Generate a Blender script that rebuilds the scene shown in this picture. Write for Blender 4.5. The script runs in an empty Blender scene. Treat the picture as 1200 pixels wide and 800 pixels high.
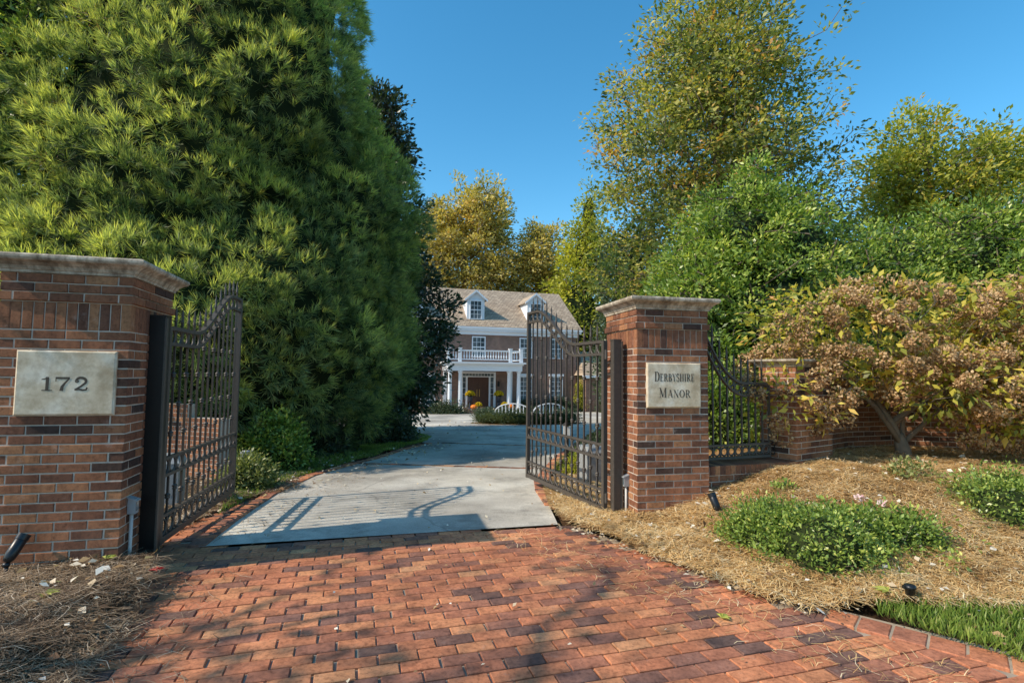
import bpy, math, random
import numpy as np
from mathutils import Vector, Matrix
rng = np.random.default_rng(7); random.seed(7)
sc = bpy.context.scene
COL = sc.collection
PI = math.pi
EYE = 1.5; F = 620.0
def hz(px): return 431.5 + .011*px
def at(px, d, z=None, py=None):
    X = (px-600)/F*d
    if py is not None: z = EYE + (hz(px)-py)/F*d
    return (X, d, z if z is not None else 0)
A16 = math.radians(16)
EX = np.array([math.cos(A16), math.sin(A16)]); NY = np.array([-math.sin(A16), math.cos(A16)])
G0 = np.array([-2.8, 4.55])
def sm(t):
    t = np.clip(t, 0, 1); return t*t*(3-2*t)
def gz(x, y):
    v = (np.asarray(x)-G0[0])*NY[0] + (np.asarray(y)-G0[1])*NY[1]
    return -.043*np.clip(v, 0, 35)
def ground_hit(px, py):
    s = (hz(px)-py)/F; d = EYE/(-s)
    for _ in range(30):
        z = float(gz((px-600)/F*d, d)); d = .5*d + .5*(EYE-z)/(-s)
    return ((px-600)/F*d, d)

# ------------------------------------------------------------------ nodes
def newmat(name):
    m = bpy.data.materials.new(name); m.use_nodes = True
    nt = m.node_tree; nt.nodes.clear()
    out = nt.nodes.new('ShaderNodeOutputMaterial')
    b = nt.nodes.new('ShaderNodeBsdfPrincipled')
    nt.links.new(b.outputs[0], out.inputs[0])
    return m, nt, b, out
def N(nt, typ, **kw):
    n = nt.nodes.new(typ)
    for k, v in kw.items():
        if k.startswith('i_'):
            n.inputs[k[2:].replace('_', ' ')].default_value = v
        else: setattr(n, k, v)
    return n
def ramp(nt, fac, stops, interp='LINEAR'):
    r = nt.nodes.new('ShaderNodeValToRGB'); r.color_ramp.interpolation = interp
    e = r.color_ramp.elements
    e[0].position = stops[0][0]; e[0].color = (*stops[0][1], 1)
    e[1].position = stops[-1][0]; e[1].color = (*stops[-1][1], 1)
    for p, c in stops[1:-1]:
        q = e.new(p); q.color = (*c, 1)
    nt.links.new(fac, r.inputs[0]); return r.outputs[0]
def mix(nt, a, b, fac, mode='MIX'):
    m = nt.nodes.new('ShaderNodeMix'); m.data_type = 'RGBA'; m.blend_type = mode
    for sock, v in ((m.inputs[0], fac), (m.inputs[6], a), (m.inputs[7], b)):
        if hasattr(v, 'links'): nt.links.new(v, sock)
        elif isinstance(v, (int, float)): sock.default_value = v
        else: sock.default_value = (*v, 1)
    return m.outputs[2]
def bump(nt, bsdf, h, strength=.4, dist=.01):
    b = nt.nodes.new('ShaderNodeBump'); b.inputs['Strength'].default_value = strength
    b.inputs['Distance'].default_value = dist
    nt.links.new(h, b.inputs['Height']); nt.links.new(b.outputs[0], bsdf.inputs['Normal'])
def noise(nt, scale, detail=6, rough=.6, coord='Object', vec=None):
    tc = nt.nodes.new('ShaderNodeTexCoord'); n = nt.nodes.new('ShaderNodeTexNoise')
    n.inputs['Scale'].default_value = scale; n.inputs['Detail'].default_value = detail
    n.inputs['Roughness'].default_value = rough
    nt.links.new(vec if vec else tc.outputs[coord], n.inputs['Vector']); return n.outputs['Fac']
def attr(nt, name='rnd'):
    a = nt.nodes.new('ShaderNodeAttribute'); a.attribute_name = name; return a.outputs['Fac']

def m_plain(name, col, rough=.6, metal=0, var=.25, scale=12, bmp=.15, spec=.5):
    m, nt, b, o = newmat(name)
    n = noise(nt, scale)
    c = mix(nt, tuple(c*(1-var) for c in col), tuple(min(1, c*(1+var)) for c in col), n)
    nt.links.new(c, b.inputs['Base Color'])
    b.inputs['Roughness'].default_value = rough; b.inputs['Metallic'].default_value = metal
    b.inputs['Specular IOR Level'].default_value = spec
    if bmp: bump(nt, b, noise(nt, scale*6), bmp, .004)
    return m
def m_leaf(name, stops, trans=.35, rough=.45, tscale=1.35, spec=.35):
    m, nt, b, o = newmat(name)
    c = ramp(nt, attr(nt), stops)
    nt.links.new(c, b.inputs['Base Color']); b.inputs['Roughness'].default_value = rough
    b.inputs['Specular IOR Level'].default_value = spec
    t = nt.nodes.new('ShaderNodeBsdfTranslucent')
    c2 = mix(nt, c, (tscale, tscale*1.05, tscale*.45), 1.0, 'MULTIPLY')
    nt.links.new(c2, t.inputs[0])
    ms = nt.nodes.new('ShaderNodeMixShader'); ms.inputs[0].default_value = trans
    nt.links.new(b.outputs[0], ms.inputs[1]); nt.links.new(t.outputs[0], ms.inputs[2])
    nt.links.new(ms.outputs[0], o.inputs[0]); return m
def m_brick(name, stops, grime=.5, bloom=.4):
    m, nt, b, o = newmat(name)
    c = ramp(nt, attr(nt), stops)
    n1 = noise(nt, 38, 8, .7)
    c = mix(nt, c, ramp(nt, n1, [(.3, (.5, .45, .42)), (.5, (1, 1, 1)), (.72, (1.3, 1.22, 1.12))]), 1, 'MULTIPLY')
    n2 = noise(nt, 1.9, 5, .65)
    c = mix(nt, c, ramp(nt, n2, [(.35, (.6, .56, .54)), (.58, (1.1, 1.08, 1.05))]), grime, 'MULTIPLY')
    tcs = nt.nodes.new('ShaderNodeTexCoord'); mp = nt.nodes.new('ShaderNodeMapping'); mp.inputs['Scale'].default_value = (9, 9, .9)
    nt.links.new(tcs.outputs['Object'], mp.inputs[0])
    st = noise(nt, 1.0, 6, .65, vec=mp.outputs[0])
    c = mix(nt, c, ramp(nt, st, [(.38, (.45, .42, .42)), (.55, (1.05, 1.04, 1.02))]), grime*.8, 'MULTIPLY')
    c = mix(nt, c, ramp(nt, noise(nt, .75, 5, .6), [(.36, (.62, .60, .60)), (.6, (1.08, 1.05, 1.02))]), grime, 'MULTIPLY')
    n3 = noise(nt, 9, 6, .75)
    c = mix(nt, c, (.5, .42, .36), ramp(nt, n3, [(.6, (0, 0, 0)), (.78, (bloom, bloom, bloom))]))
    nt.links.new(c, b.inputs['Base Color']); b.inputs['Roughness'].default_value = .9
    b.inputs['Specular IOR Level'].default_value = .25
    bump(nt, b, noise(nt, 75, 8, .75), .6, .006)
    return m
M = {}
M['brick'] = m_brick('red_clay_brick', [(0, (.075, .05, .042)), (.14, (.14, .072, .05)), (.34, (.24, .105, .062)), (.62, (.35, .155, .082)), (.84, (.45, .22, .11)), (1, (.52, .30, .165))])
M['paver'] = m_brick('orange_clay_paver', [(0, (.15, .095, .08)), (.14, (.25, .13, .10)), (.3, (.41, .175, .11)), (.5, (.53, .205, .11)), (.75, (.61, .25, .125)), (.9, (.66, .31, .155)), (1, (.68, .38, .2))], .5, .35)
M['mortar'] = m_plain('grey_mortar', (.52, .44, .36), .95, 0, .45, 7, .5)
M['sandjoint'] = m_plain('joint_sand', (.36, .29, .21), .95, 0, .6, 6, .5)
M['iron'] = m_plain('bronze_painted_iron', (.085, .072, .06), .5, .2, .35, 25, .2)
M['ironblack'] = m_plain('black_painted_iron', (.012, .012, .012), .4, .3, .3, 25, .2)
M['blackplastic'] = m_plain('black_enamel', (.014, .016, .019), .35, .2, .3, 25, .1)
M['greybox'] = m_plain('grey_painted_steel', (.3, .32, .33), .5, .1, .2, 10, .1)
M['pvc'] = m_plain('pale_grey_pvc', (.5, .49, .46), .5, 0, .15, 10, .05)
M['white'] = m_plain('white_house_paint', (.74, .77, .8), .5, 0, .06, 4, .05)
M['wood'] = m_plain('dark_stained_wood', (.075, .03, .018), .35, 0, .35, 8, .1)
M['brass'] = m_plain('brass', (.6, .4, .14), .3, .8, .1, 10, 0)
M['pumpkin'] = m_plain('orange_pumpkin_skin', (.75, .2, .02), .5, 0, .15, 8, .1)
M['stem'] = m_plain('dry_green_stem', (.12, .11, .04), .8, 0, .2, 8, .1)
M['darkpot'] = m_plain('dark_glazed_pot', (.04, .05, .07), .3, 0, .2, 8, .1)
M['engrave'] = m_plain('dark_engraved_lettering', (.075, .06, .045), .9, 0, .3, 30, .2)
M['inner'] = m_plain('shade_dark_core', (.022, .032, .014), 1, 0, .6, 3, .5, .05)  # dark colour of the added crown cores, stands in for inner shade
M['innerlit'] = m_plain('dark_foliage_core', (.03, .04, .014), 1, 0, .6, 3, .5, .05)  # slightly lighter copy of the core colour, inner shade for low plants
def m_stone():
    m, nt, b, o = newmat('weathered_limestone')
    c = ramp(nt, noise(nt, 5, 8, .65), [(.36, (.30, .24, .17)), (.5, (.52, .44, .33)), (.64, (.66, .58, .46))])
    g = nt.nodes.new('ShaderNodeNewGeometry')
    s = nt.nodes.new('ShaderNodeSeparateXYZ'); nt.links.new(g.outputs['Normal'], s.inputs[0])
    up = ramp(nt, s.outputs[2], [(.3, (0, 0, 0)), (.9, (.75, .75, .75))])
    c = mix(nt, c, (.14, .12, .10), mix(nt, up, ramp(nt, noise(nt, 22, 8, .7), [(.4, (0, 0, 0)), (.6, (1, 1, 1))]), 1, 'MULTIPLY'))
    tcs = nt.nodes.new('ShaderNodeTexCoord'); mp = nt.nodes.new('ShaderNodeMapping'); mp.inputs['Scale'].default_value = (16, 16, 2)
    nt.links.new(tcs.outputs['Object'], mp.inputs[0])
    c = mix(nt, c, ramp(nt, noise(nt, 1.0, 6, .65, vec=mp.outputs[0]), [(.38, (.42, .39, .36)), (.56, (1, 1, 1))]), .9, 'MULTIPLY')
    c = mix(nt, c, (.13, .10, .08), ramp(nt, noise(nt, 13, 8, .75), [(.5, (0, 0, 0)), (.7, (.7, .7, .7))]))
    nt.links.new(c, b.inputs['Base Color']); b.inputs['Roughness'].default_value = .85
    bump(nt, b, noise(nt, 60, 8, .7), .35, .004); return m
M['stone'] = m_stone()
def m_slab():
    m, nt, b, o = newmat('honed_limestone_plaque')
    c = ramp(nt, noise(nt, 3.2, 8, .6), [(.3, (.48, .37, .24)), (.48, (.68, .57, .41)), (.62, (.82, .75, .62))])
    c = mix(nt, c, ramp(nt, noise(nt, 9, 8, .7), [(.38, (.66, .60, .52)), (.58, (1.03, 1.02, 1))]), .8, 'MULTIPLY')
    nt.links.new(c, b.inputs['Base Color']); b.inputs['Roughness'].default_value = .7
    bump(nt, b, noise(nt, 80, 6, .6), .15, .003); return m
M['slab'] = m_slab()
def m_concrete():
    m, nt, b, o = newmat('weathered_concrete')
    c = ramp(nt, noise(nt, .5, 8, .62), [(.34, (.37, .335, .28)), (.48, (.58, .53, .45)), (.62, (.78, .73, .63))])
    c = mix(nt, c, ramp(nt, noise(nt, 60, 8, .8), [(.35, (.62, .62, .62)), (.65, (1.1, 1.1, 1.1))]), .9, 'MULTIPLY')
    c = mix(nt, c, (.15, .135, .115), ramp(nt, noise(nt, 1.3, 10, .8), [(.5, (0, 0, 0)), (.7, (.75, .75, .75))]))
    c = mix(nt, c, ramp(nt, noise(nt, .22, 4, .6), [(.4, (.72, .72, .72)), (.6, (1.05, 1.04, 1.0))]), 1, 'MULTIPLY')
    vo = nt.nodes.new('ShaderNodeTexVoronoi'); vo.feature = 'DISTANCE_TO_EDGE'; vo.inputs['Scale'].default_value = .28
    tcv = nt.nodes.new('ShaderNodeTexCoord'); nz = nt.nodes.new('ShaderNodeTexNoise'); nz.inputs['Scale'].default_value = 1.2; nz.inputs['Detail'].default_value = 6
    nt.links.new(tcv.outputs['Object'], nz.inputs['Vector']); nt.links.new(mix(nt, tcv.outputs['Object'], nz.outputs['Color'], .35), vo.inputs['Vector'])
    c = mix(nt, c, (.1, .09, .08), ramp(nt, vo.outputs['Distance'], [(.0006, (.4, .4, .4)), (.0018, (0, 0, 0))]))
    nt.links.new(c, b.inputs['Base Color']); b.inputs['Roughness'].default_value = .9
    bump(nt, b, noise(nt, 90, 6, .8), .5, .006); return m
M['concrete'] = m_concrete()
def m_soil(name, cols, s=14):
    m, nt, b, o = newmat(name)
    c = ramp(nt, noise(nt, s, 10, .75), [(.3, cols[0]), (.5, cols[1]), (.68, cols[2])])
    c = mix(nt, c, ramp(nt, noise(nt, .7, 4, .6), [(.35, (.6, .6, .6)), (.65, (1.1, 1.1, 1.1))]), .8, 'MULTIPLY')
    nt.links.new(c, b.inputs['Base Color']); b.inputs['Roughness'].default_value = 1
    b.inputs['Specular IOR Level'].default_value = .1
    bump(nt, b, noise(nt, s*2.5, 10, .8), 1, .03); return m
M['mulch'] = m_soil('pine_straw_mulch', [(.09, .045, .02), (.34, .19, .08), (.58, .37, .17)])
M['mulchshade'] = m_soil('shade_dark_mulch', [(.03, .018, .012), (.12, .07, .04), (.26, .16, .085)])  # darker copy of the mulch, shade put into its brown
M['lawn'] = m_soil('lawn_ground', [(.02, .04, .01), (.05, .09, .02), (.08, .13, .03)], 8)
M['straw'] = m_leaf('pine_needles_dry', [(0, (.2, .10, .04)), (.3, (.62, .37, .14)), (.65, (.86, .62, .29)), (1, (.95, .82, .55))], .15, .7, 1.1)
M['strawgrey'] = m_leaf('pine_needles_grey', [(0, (.05, .03, .018)), (.4, (.23, .15, .09)), (.8, (.46, .34, .22)), (1, (.75, .6, .44))], .15, .7, 1.1)
M['deadleaf'] = m_leaf('fallen_leaves', [(0, (.2, .10, .05)), (.35, (.45, .3, .14)), (.65, (.7, .6, .45)), (1, (.88, .83, .73))], .2, .7, 1.1)
M['grass'] = m_leaf('grass_blades', [(0, (.06, .11, .02)), (.5, (.19, .28, .05)), (.85, (.38, .44, .10)), (1, (.6, .52, .25))], .4)
M['bark'] = m_plain('grey_brown_bark', (.15, .115, .08), .95, 0, .5, 9, .8)
M['barkpale'] = m_plain('pale_grey_bark', (.27, .205, .14), .95, 0, .4, 9, .8)
M['crypt'] = m_leaf('soft_conifer_needles', [(0, (.014, .028, .012)), (.3, (.07, .11, .05)), (.55, (.20, .265, .12)), (.78, (.42, .47, .18)), (.92, (.68, .68, .2)), (1, (.82, .78, .26))], .5, .5)
M['holly'] = m_leaf('glossy_evergreen_leaves', [(0, (.03, .06, .014)), (.4, (.14, .23, .045)), (.8, (.36, .46, .09)), (1, (.62, .64, .16))], .35, .35, 1.5, .5)
M['magnolia'] = m_leaf('dark_glossy_leaves', [(0, (.022, .034, .02)), (.6, (.065, .095, .05)), (1, (.15, .18, .09))], .2, .3, 1.3, .5)
M['oak'] = m_leaf('autumn_oak_leaves', [(0, (.06, .085, .03)), (.35, (.21, .25, .065)), (.65, (.42, .41, .10)), (.9, (.66, .52, .13)), (1, (.62, .33, .10))], .4, .45)
M['gold'] = m_leaf('golden_autumn_leaves', [(0, (.15, .15, .045)), (.4, (.43, .36, .11)), (.8, (.74, .57, .17)), (1, (.68, .43, .15))], .4, .5)
M['ginkgo'] = m_leaf('yellow_green_leaves', [(0, (.12, .15, .025)), (.5, (.38, .39, .05)), (1, (.75, .66, .08))], .4, .5)
M['maple'] = m_leaf('yellow_maple_leaves', [(0, (.09, .13, .03)), (.5, (.36, .39, .06)), (.85, (.62, .52, .09)), (1, (.62, .36, .08))], .4, .5)
M['brownleaf'] = m_leaf('withered_brown_leaves', [(0, (.12, .07, .035)), (1, (.33, .22, .12))], .3, .6)
M['hyd'] = m_leaf('hydrangea_leaves', [(0, (.12, .13, .025)), (.3, (.33, .34, .06)), (.7, (.72, .59, .10)), (1, (.64, .33, .10))], .4, .45)
M['petal'] = m_leaf('dried_hydrangea_petals', [(0, (.18, .09, .04)), (.5, (.48, .29, .14)), (1, (.74, .54, .31))], .25, .7, 1.1)
M['azalea'] = m_leaf('small_gardenia_leaves', [(0, (.06, .10, .02)), (.5, (.20, .30, .055)), (.85, (.45, .52, .11)), (1, (.72, .70, .2))], .3, .35, 1.3, .5)
M['varieg'] = m_leaf('variegated_leaves', [(0, (.05, .08, .02)), (.5, (.2, .23, .07)), (1, (.5, .5, .22))], .3, .45)
M['mum'] = m_leaf('yellow_mum_petals', [(0, (.5, .35, .01)), (1, (.85, .65, .02))], .2, .6, 1.0)
M['rose'] = m_leaf('pale_pink_petals', [(0, (.75, .45, .5)), (1, (.9, .8, .8))], .3, .6, 1.0)
M['redleaf'] = m_leaf('red_fallen_leaf', [(0, (.45, .02, .02)), (1, (.5, .03, .03))], .2, .6, 1.0)
M['greenleaf'] = m_leaf('yellow_green_fallen_leaf', [(0, (.35, .38, .06)), (1, (.5, .52, .12))], .3, .6, 1.0)
def m_glass():
    m, nt, b, o = newmat('window_glass')
    c = ramp(nt, noise(nt, 1.2, 4), [(.35, (.03, .045, .055)), (.65, (.16, .2, .22))])
    nt.links.new(c, b.inputs['Base Color']); b.inputs['Roughness'].default_value = .08
    b.inputs['Specular IOR Level'].default_value = .8; return m
M['glass'] = m_glass()
def m_hbrick():
    m, nt, b, o = newmat('house_brickwork')
    tc = N(nt, 'ShaderNodeTexCoord'); s = N(nt, 'ShaderNodeSeparateXYZ'); nt.links.new(tc.outputs['Object'], s.inputs[0])
    ad = N(nt, 'ShaderNodeMath', operation='ADD'); nt.links.new(s.outputs[0], ad.inputs[0]); nt.links.new(s.outputs[1], ad.inputs[1])
    cb = N(nt, 'ShaderNodeCombineXYZ'); nt.links.new(ad.outputs[0], cb.inputs[0]); nt.links.new(s.outputs[2], cb.inputs[1])
    br = N(nt, 'ShaderNodeTexBrick'); nt.links.new(cb.outputs[0], br.inputs['Vector'])
    br.inputs['Color1'].default_value = (.17, .085, .065, 1); br.inputs['Color2'].default_value = (.27, .145, .105, 1)
    br.inputs['Mortar'].default_value = (.33, .28, .23, 1); br.inputs['Scale'].default_value = 1
    br.inputs['Mortar Size'].default_value = .008; br.inputs['Brick Width'].default_value = .21; br.inputs['Row Height'].default_value = .075
    c = mix(nt, br.outputs['Color'], ramp(nt, noise(nt, .8, 6), [(.3, (.7, .7, .7)), (.7, (1.15, 1.1, 1.05))]), 1, 'MULTIPLY')
    nt.links.new(c, b.inputs['Base Color']); b.inputs['Roughness'].default_value = .9; return m
M['hbrick'] = m_hbrick()
def m_shingle():
    m, nt, b, o = newmat('tan_roof_shingles')
    tc = N(nt, 'ShaderNodeTexCoord'); s = N(nt, 'ShaderNodeSeparateXYZ'); nt.links.new(tc.outputs['Object'], s.inputs[0])
    cb = N(nt, 'ShaderNodeCombineXYZ'); nt.links.new(s.outputs[0], cb.inputs[0]); nt.links.new(s.outputs[2], cb.inputs[1])
    br = N(nt, 'ShaderNodeTexBrick'); nt.links.new(cb.outputs[0], br.inputs['Vector'])
    br.inputs['Color1'].default_value = (.36, .27, .19, 1); br.inputs['Color2'].default_value = (.55, .43, .31, 1)
    br.inputs['Mortar'].default_value = (.13, .1, .08, 1); br.inputs['Scale'].default_value = 1
    br.inputs['Mortar Size'].default_value = .015; br.inputs['Brick Width'].default_value = .3; br.inputs['Row Height'].default_value = .14
    c = mix(nt, br.outputs['Color'], ramp(nt, noise(nt, 3, 8, .7), [(.3, (.65, .65, .65)), (.7, (1.15, 1.15, 1.1))]), .8, 'MULTIPLY')
    nt.links.new(c, b.inputs['Base Color']); b.inputs['Roughness'].default_value = .95; return m
M['shingle'] = m_shingle()

# ------------------------------------------------------------------ objects
def props(o, label=None, cat=None, group=None, kind=None):
    if label: o['label'] = label
    if cat: o['category'] = cat
    if group: o['group'] = group
    if kind: o['kind'] = kind
    return o
def thing(name, label, cat, loc=(0, 0, 0), rz=0, group=None):
    o = bpy.data.objects.new(name, None); COL.objects.link(o); o.location = loc; o.rotation_euler = (0, 0, rz)
    o.empty_display_size = .2
    return props(o, label, cat, group)
def link(name, me, mat, parent=None, loc=None, smooth=False):
    o = bpy.data.objects.new(name, me); COL.objects.link(o)
    if mat and not me.materials: me.materials.append(mat)
    if parent: o.parent = parent
    if loc: o.location = loc
    if smooth: me.polygons.foreach_set('use_smooth', [True]*len(me.polygons))
    return o
def quads_mesh(name, V, Q, A=None):
    """V (n,3) verts, Q (m,4) quads, A (n,) float attribute"""
    me = bpy.data.meshes.new(name)
    V = np.asarray(V, dtype=np.float32); Q = np.asarray(Q, dtype=np.int32)
    k = Q.shape[1]
    me.vertices.add(len(V)); me.vertices.foreach_set('co', V.ravel())
    me.loops.add(Q.size); me.loops.foreach_set('vertex_index', Q.ravel())
    me.polygons.add(len(Q)); me.polygons.foreach_set('loop_start', np.arange(0, Q.size, k, dtype=np.int32))
    me.update(calc_edges=True)
    if A is not None:
        a = me.attributes.new('rnd', 'FLOAT', 'POINT'); a.data.foreach_set('value', np.asarray(A, dtype=np.float32))
    return me
class MB:
    """collects polygons into one mesh"""
    def __init__(s): s.v = []; s.f = []; s.a = []
    def add(s, vs, fs, a=.5):
        n = len(s.v); s.v += [tuple(v) for v in vs]; s.f += [tuple(i+n for i in f) for f in fs]; s.a += [a]*len(vs)
    def box(s, x0, x1, y0, y1, z0, z1, a=.5, m=None):
        vs = [(x, y, z) for z in (z0, z1) for x, y in ((x0, y0), (x1, y0), (x1, y1), (x0, y1))]
        if m is not None: vs = [m @ Vector(v) for v in vs]
        s.add(vs, [(3, 2, 1, 0), (4, 5, 6, 7), (0, 1, 5, 4), (1, 2, 6, 5), (2, 3, 7, 6), (3, 0, 4, 7)], a)
    def tube(s, pts, rad, n=8, a=.5, cap=True):
        pts = [Vector(p) for p in pts]
        if not hasattr(rad, '__len__'): rad = [rad]*len(pts)
        rings = []; up = None
        for i, p in enumerate(pts):
            t = (pts[min(i+1, len(pts)-1)]-pts[max(i-1, 0)]).normalized()
            if up is None: up = Vector((0, 0, 1)) if abs(t.z) < .9 else Vector((1, 0, 0))
            x = up.cross(t).normalized(); y = t.cross(x).normalized(); up = y
            rings.append([p+(x*math.cos(2*PI*k/n)+y*math.sin(2*PI*k/n))*rad[i] for k in range(n)])
        vs = [v for r in rings for v in r]; fs = []
        for i in range(len(pts)-1):
            for k in range(n): fs.append((i*n+k, i*n+(k+1) % n, (i+1)*n+(k+1) % n, (i+1)*n+k))
        if cap: fs += [tuple(range(n))[::-1], tuple((len(pts)-1)*n+k for k in range(n))]
        s.add(vs, fs, a)
    def lathe(s, prof, c=(0, 0, 0), n=16, a=.5):
        vs = []; fs = []
        for r, z in prof:
            vs += [(c[0]+r*math.cos(2*PI*k/n), c[1]+r*math.sin(2*PI*k/n), c[2]+z) for k in range(n)]
        for i in range(len(prof)-1):
            for k in range(n): fs.append((i*n+k, i*n+(k+1) % n, (i+1)*n+(k+1) % n, (i+1)*n+k))
        fs += [tuple(range(n))[::-1], tuple((len(prof)-1)*n+k for k in range(n))]
        s.add(vs, fs, a)
    def torus(s, c, R, r, ax='y', n=16, k=6):
        pts = []
        vs = []; fs = []
        for i in range(n):
            t = 2*PI*i/n
            for j in range(k):
                q = 2*PI*j/k; rr = R+r*math.cos(q)
                vs.append((c[0]+rr*math.cos(t), c[1]+r*math.sin(q), c[2]+rr*math.sin(t)))
        for i in range(n):
            for j in range(k): fs.append((i*k+j, i*k+(j+1) % k, ((i+1) % n)*k+(j+1) % k, ((i+1) % n)*k+j))
        s.add(vs, fs)
    def brick(s, x0, x1, yf, depth, z0, z1, a, m=None, c=.0035, sx=0):
        """brick whose face is at y=yf (facing -y), chamfered rim"""
        j = random.uniform(-.0018, .0018); yf += j
        r = lambda: random.uniform(-.0012, .0012)
        def ring(x0, x1, z0, z1, y): return [(x0+r(), y, z0+r()), (x1+r(), y, z0+r()), (x1+r(), y, z1+r()), (x0+r(), y, z1+r())]
        vs = ring(x0, x1, z0, z1, yf+depth)+ring(x0, x1, z0, z1, yf+c)+ring(x0+c, x1-c, z0+c, z1-c, yf)
        if m is not None: vs = [m @ Vector(v) for v in vs]
        fs = [(3, 2, 1, 0)]
        for b in (0, 4):
            fs += [(b+i, b+(i+1) % 4, b+4+(i+1) % 4, b+4+i) for i in range(4)]
        fs.append((8, 9, 10, 11)); s.add(vs, fs, a)
    def mesh(s, name):
        me = bpy.data.meshes.new(name); me.from_pydata(s.v, [], s.f)
        a = me.attributes.new('rnd', 'FLOAT', 'POINT'); a.data.foreach_set('value', s.a)
        me.update(); return me
    def obj(s, name, mat, parent=None, smooth=False): return link(name, s.mesh(name), mat, parent, None, smooth)

# ------------------------------------------------------------------ foliage
def unit(v): return v/np.maximum(np.linalg.norm(v, axis=-1, keepdims=True), 1e-9)
def leaf_mesh(name, P, D, Nn, L, W, A, fold=.18):
    """rhombic leaves: root P, direction D, normal Nn, length L, width W, value A"""
    n = len(P); D = unit(D); S = unit(np.cross(D, Nn)); U = unit(np.cross(S, D))
    L = L[:, None]; W = W[:, None]
    V = np.stack([P, P+D*L*.45+S*W*.5+U*L*fold*.5, P+D*L, P+D*L*.45-S*W*.5+U*L*fold*.5], 1).reshape(-1, 3)
    Q = np.arange(4*n).reshape(-1, 4)
    if A.ndim == 1: A = np.repeat(A, 4)
    else: A = A.reshape(-1)
    return quads_mesh(name, V, Q, np.clip(A, 0, 1))
def rnd_dirs(n): return unit(rng.normal(size=(n, 3)))
def lobes(d, seed):
    """smooth noise on directions, about -1..1"""
    r = np.random.default_rng(seed); s = 0
    for k in range(6):
        w = r.normal(size=3)*(1.6+k*.9); s = s+np.sin(d@w+r.uniform(0, 6.28))/(1+.35*k)
    return s/2.6
def crown_points(ells, n, seed, inner=.35, lump=.22):
    r = np.random.default_rng(seed); out = []; outn = []
    vol = np.array([e[1][0]*e[1][1]*e[1][2] for e in ells])**.67; cnt = np.maximum(1, (n*vol/vol.sum())).astype(int)
    for (c, R), k in zip(ells, cnt):
        d = unit(r.normal(size=(k, 3))); rad = inner+(1-inner)*r.random(k)**.55
        rad = rad*(1+lump*lobes(d, seed+3))
        out.append(np.array(c)+d*rad[:, None]*np.array(R)); outn.append(d)
    return np.concatenate(out), np.concatenate(outn)
def leafcloud(name, C, Cn, per, rc, size, mat, parent, seed=1, aspect=.5, up=.5, cvar=.28, flat=.7, droop=0., bias=0.):
    r = np.random.default_rng(seed); k = len(C); n = k*per
    idx = np.repeat(np.arange(k), per)
    off = unit(r.normal(size=(n, 3)))*(r.random(n)**.5*rc)[:, None]; off[:, 2] *= flat
    P = C[idx]+off
    D = unit(unit(off)+.5*Cn[idx]+.5*r.normal(size=(n, 3))+np.array([0, 0, -droop]))
    Nn = unit(Cn[idx]*.7+unit(off)*.7+np.array([0, 0, up])+r.normal(size=(n, 3))*.5)
    L = size*r.uniform(.6, 1.3, n); W = L*aspect*r.uniform(.8, 1.2, n)
    cv = r.normal(0, cvar*.55, k)
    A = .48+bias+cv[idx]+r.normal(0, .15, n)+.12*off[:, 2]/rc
    return link(name, leaf_mesh(name, P, D, Nn, L, W, A), mat, parent)
def skeleton(name, trunk, C, mat, parent, r0, rmin=.012, sides=6, up=.3, seg=.7):
    """trunk: polyline; every cluster of C is joined to the nearest earlier node"""
    nodes = [np.array(p, float) for p in trunk]; par = [-1]+list(range(len(trunk)-1))
    c0 = nodes[len(trunk)//2]
    order = np.argsort(np.linalg.norm(C-np.array(trunk).mean(0), axis=1))
    load = [0.]*len(nodes); plen = [0.]*len(nodes)
    for q in range(1, len(trunk)): plen[q] = 0.
    for i in order:
        p = C[i]; arr = np.array(nodes); dv = p-arr
        dist = np.linalg.norm(dv, axis=1)+up*np.maximum(0, -dv[:, 2]+.3*np.linalg.norm(dv[:, :2], axis=1))
        dist = dist+.45*np.array(plen)
        j = int(np.argmin(dist)); a = arr[j]; L = np.linalg.norm(p-a)
        m = max(1, int(L/seg)); prev = j
        for q in range(1, m+1):
            t = q/m; pt = a+(p-a)*t+rng.normal(size=3)*.06*L/m*(q < m); pt[2] -= .08*L*math.sin(PI*t)*(-1)
            nodes.append(pt); par.append(prev); load.append(0.); plen.append(plen[j]+L*t); prev = len(nodes)-1
        load[prev] += 1
    n = len(nodes); tot = load[:]
    for i in range(n-1, len(trunk)-1, -1): tot[par[i]] += tot[i]
    for i in range(len(trunk)-1, 0, -1): tot[par[i]] += tot[i]
    mx = max(tot)
    rad = [max(rmin, r0*(t/mx)**.5) for t in tot]
    V = []; Q = []; b = 0
    th = np.arange(sides)*2*PI/sides
    for i in range(1, n):
        a, c = nodes[par[i]], nodes[i]; t = unit(c-a); u = unit(np.cross(t, [.3, .9, .2])); w = np.cross(t, u)
        ra = min(rad[par[i]], rad[i]*1.5 if i >= len(trunk) else 9); rb = rad[i]
        ring = np.cos(th)[:, None]*u+np.sin(th)[:, None]*w
        V.append(a-t*ra*.3+ring*ra); V.append(c+ring*rb)
        k = np.arange(sides); k2 = (k+1) % sides
        Q.append(np.stack([b+k, b+k2, b+sides+k2, b+sides+k], 1)); b += 2*sides
    me = quads_mesh(name, np.concatenate(V), np.concatenate(Q)); return link(name, me, mat, parent, None, True)
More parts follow.
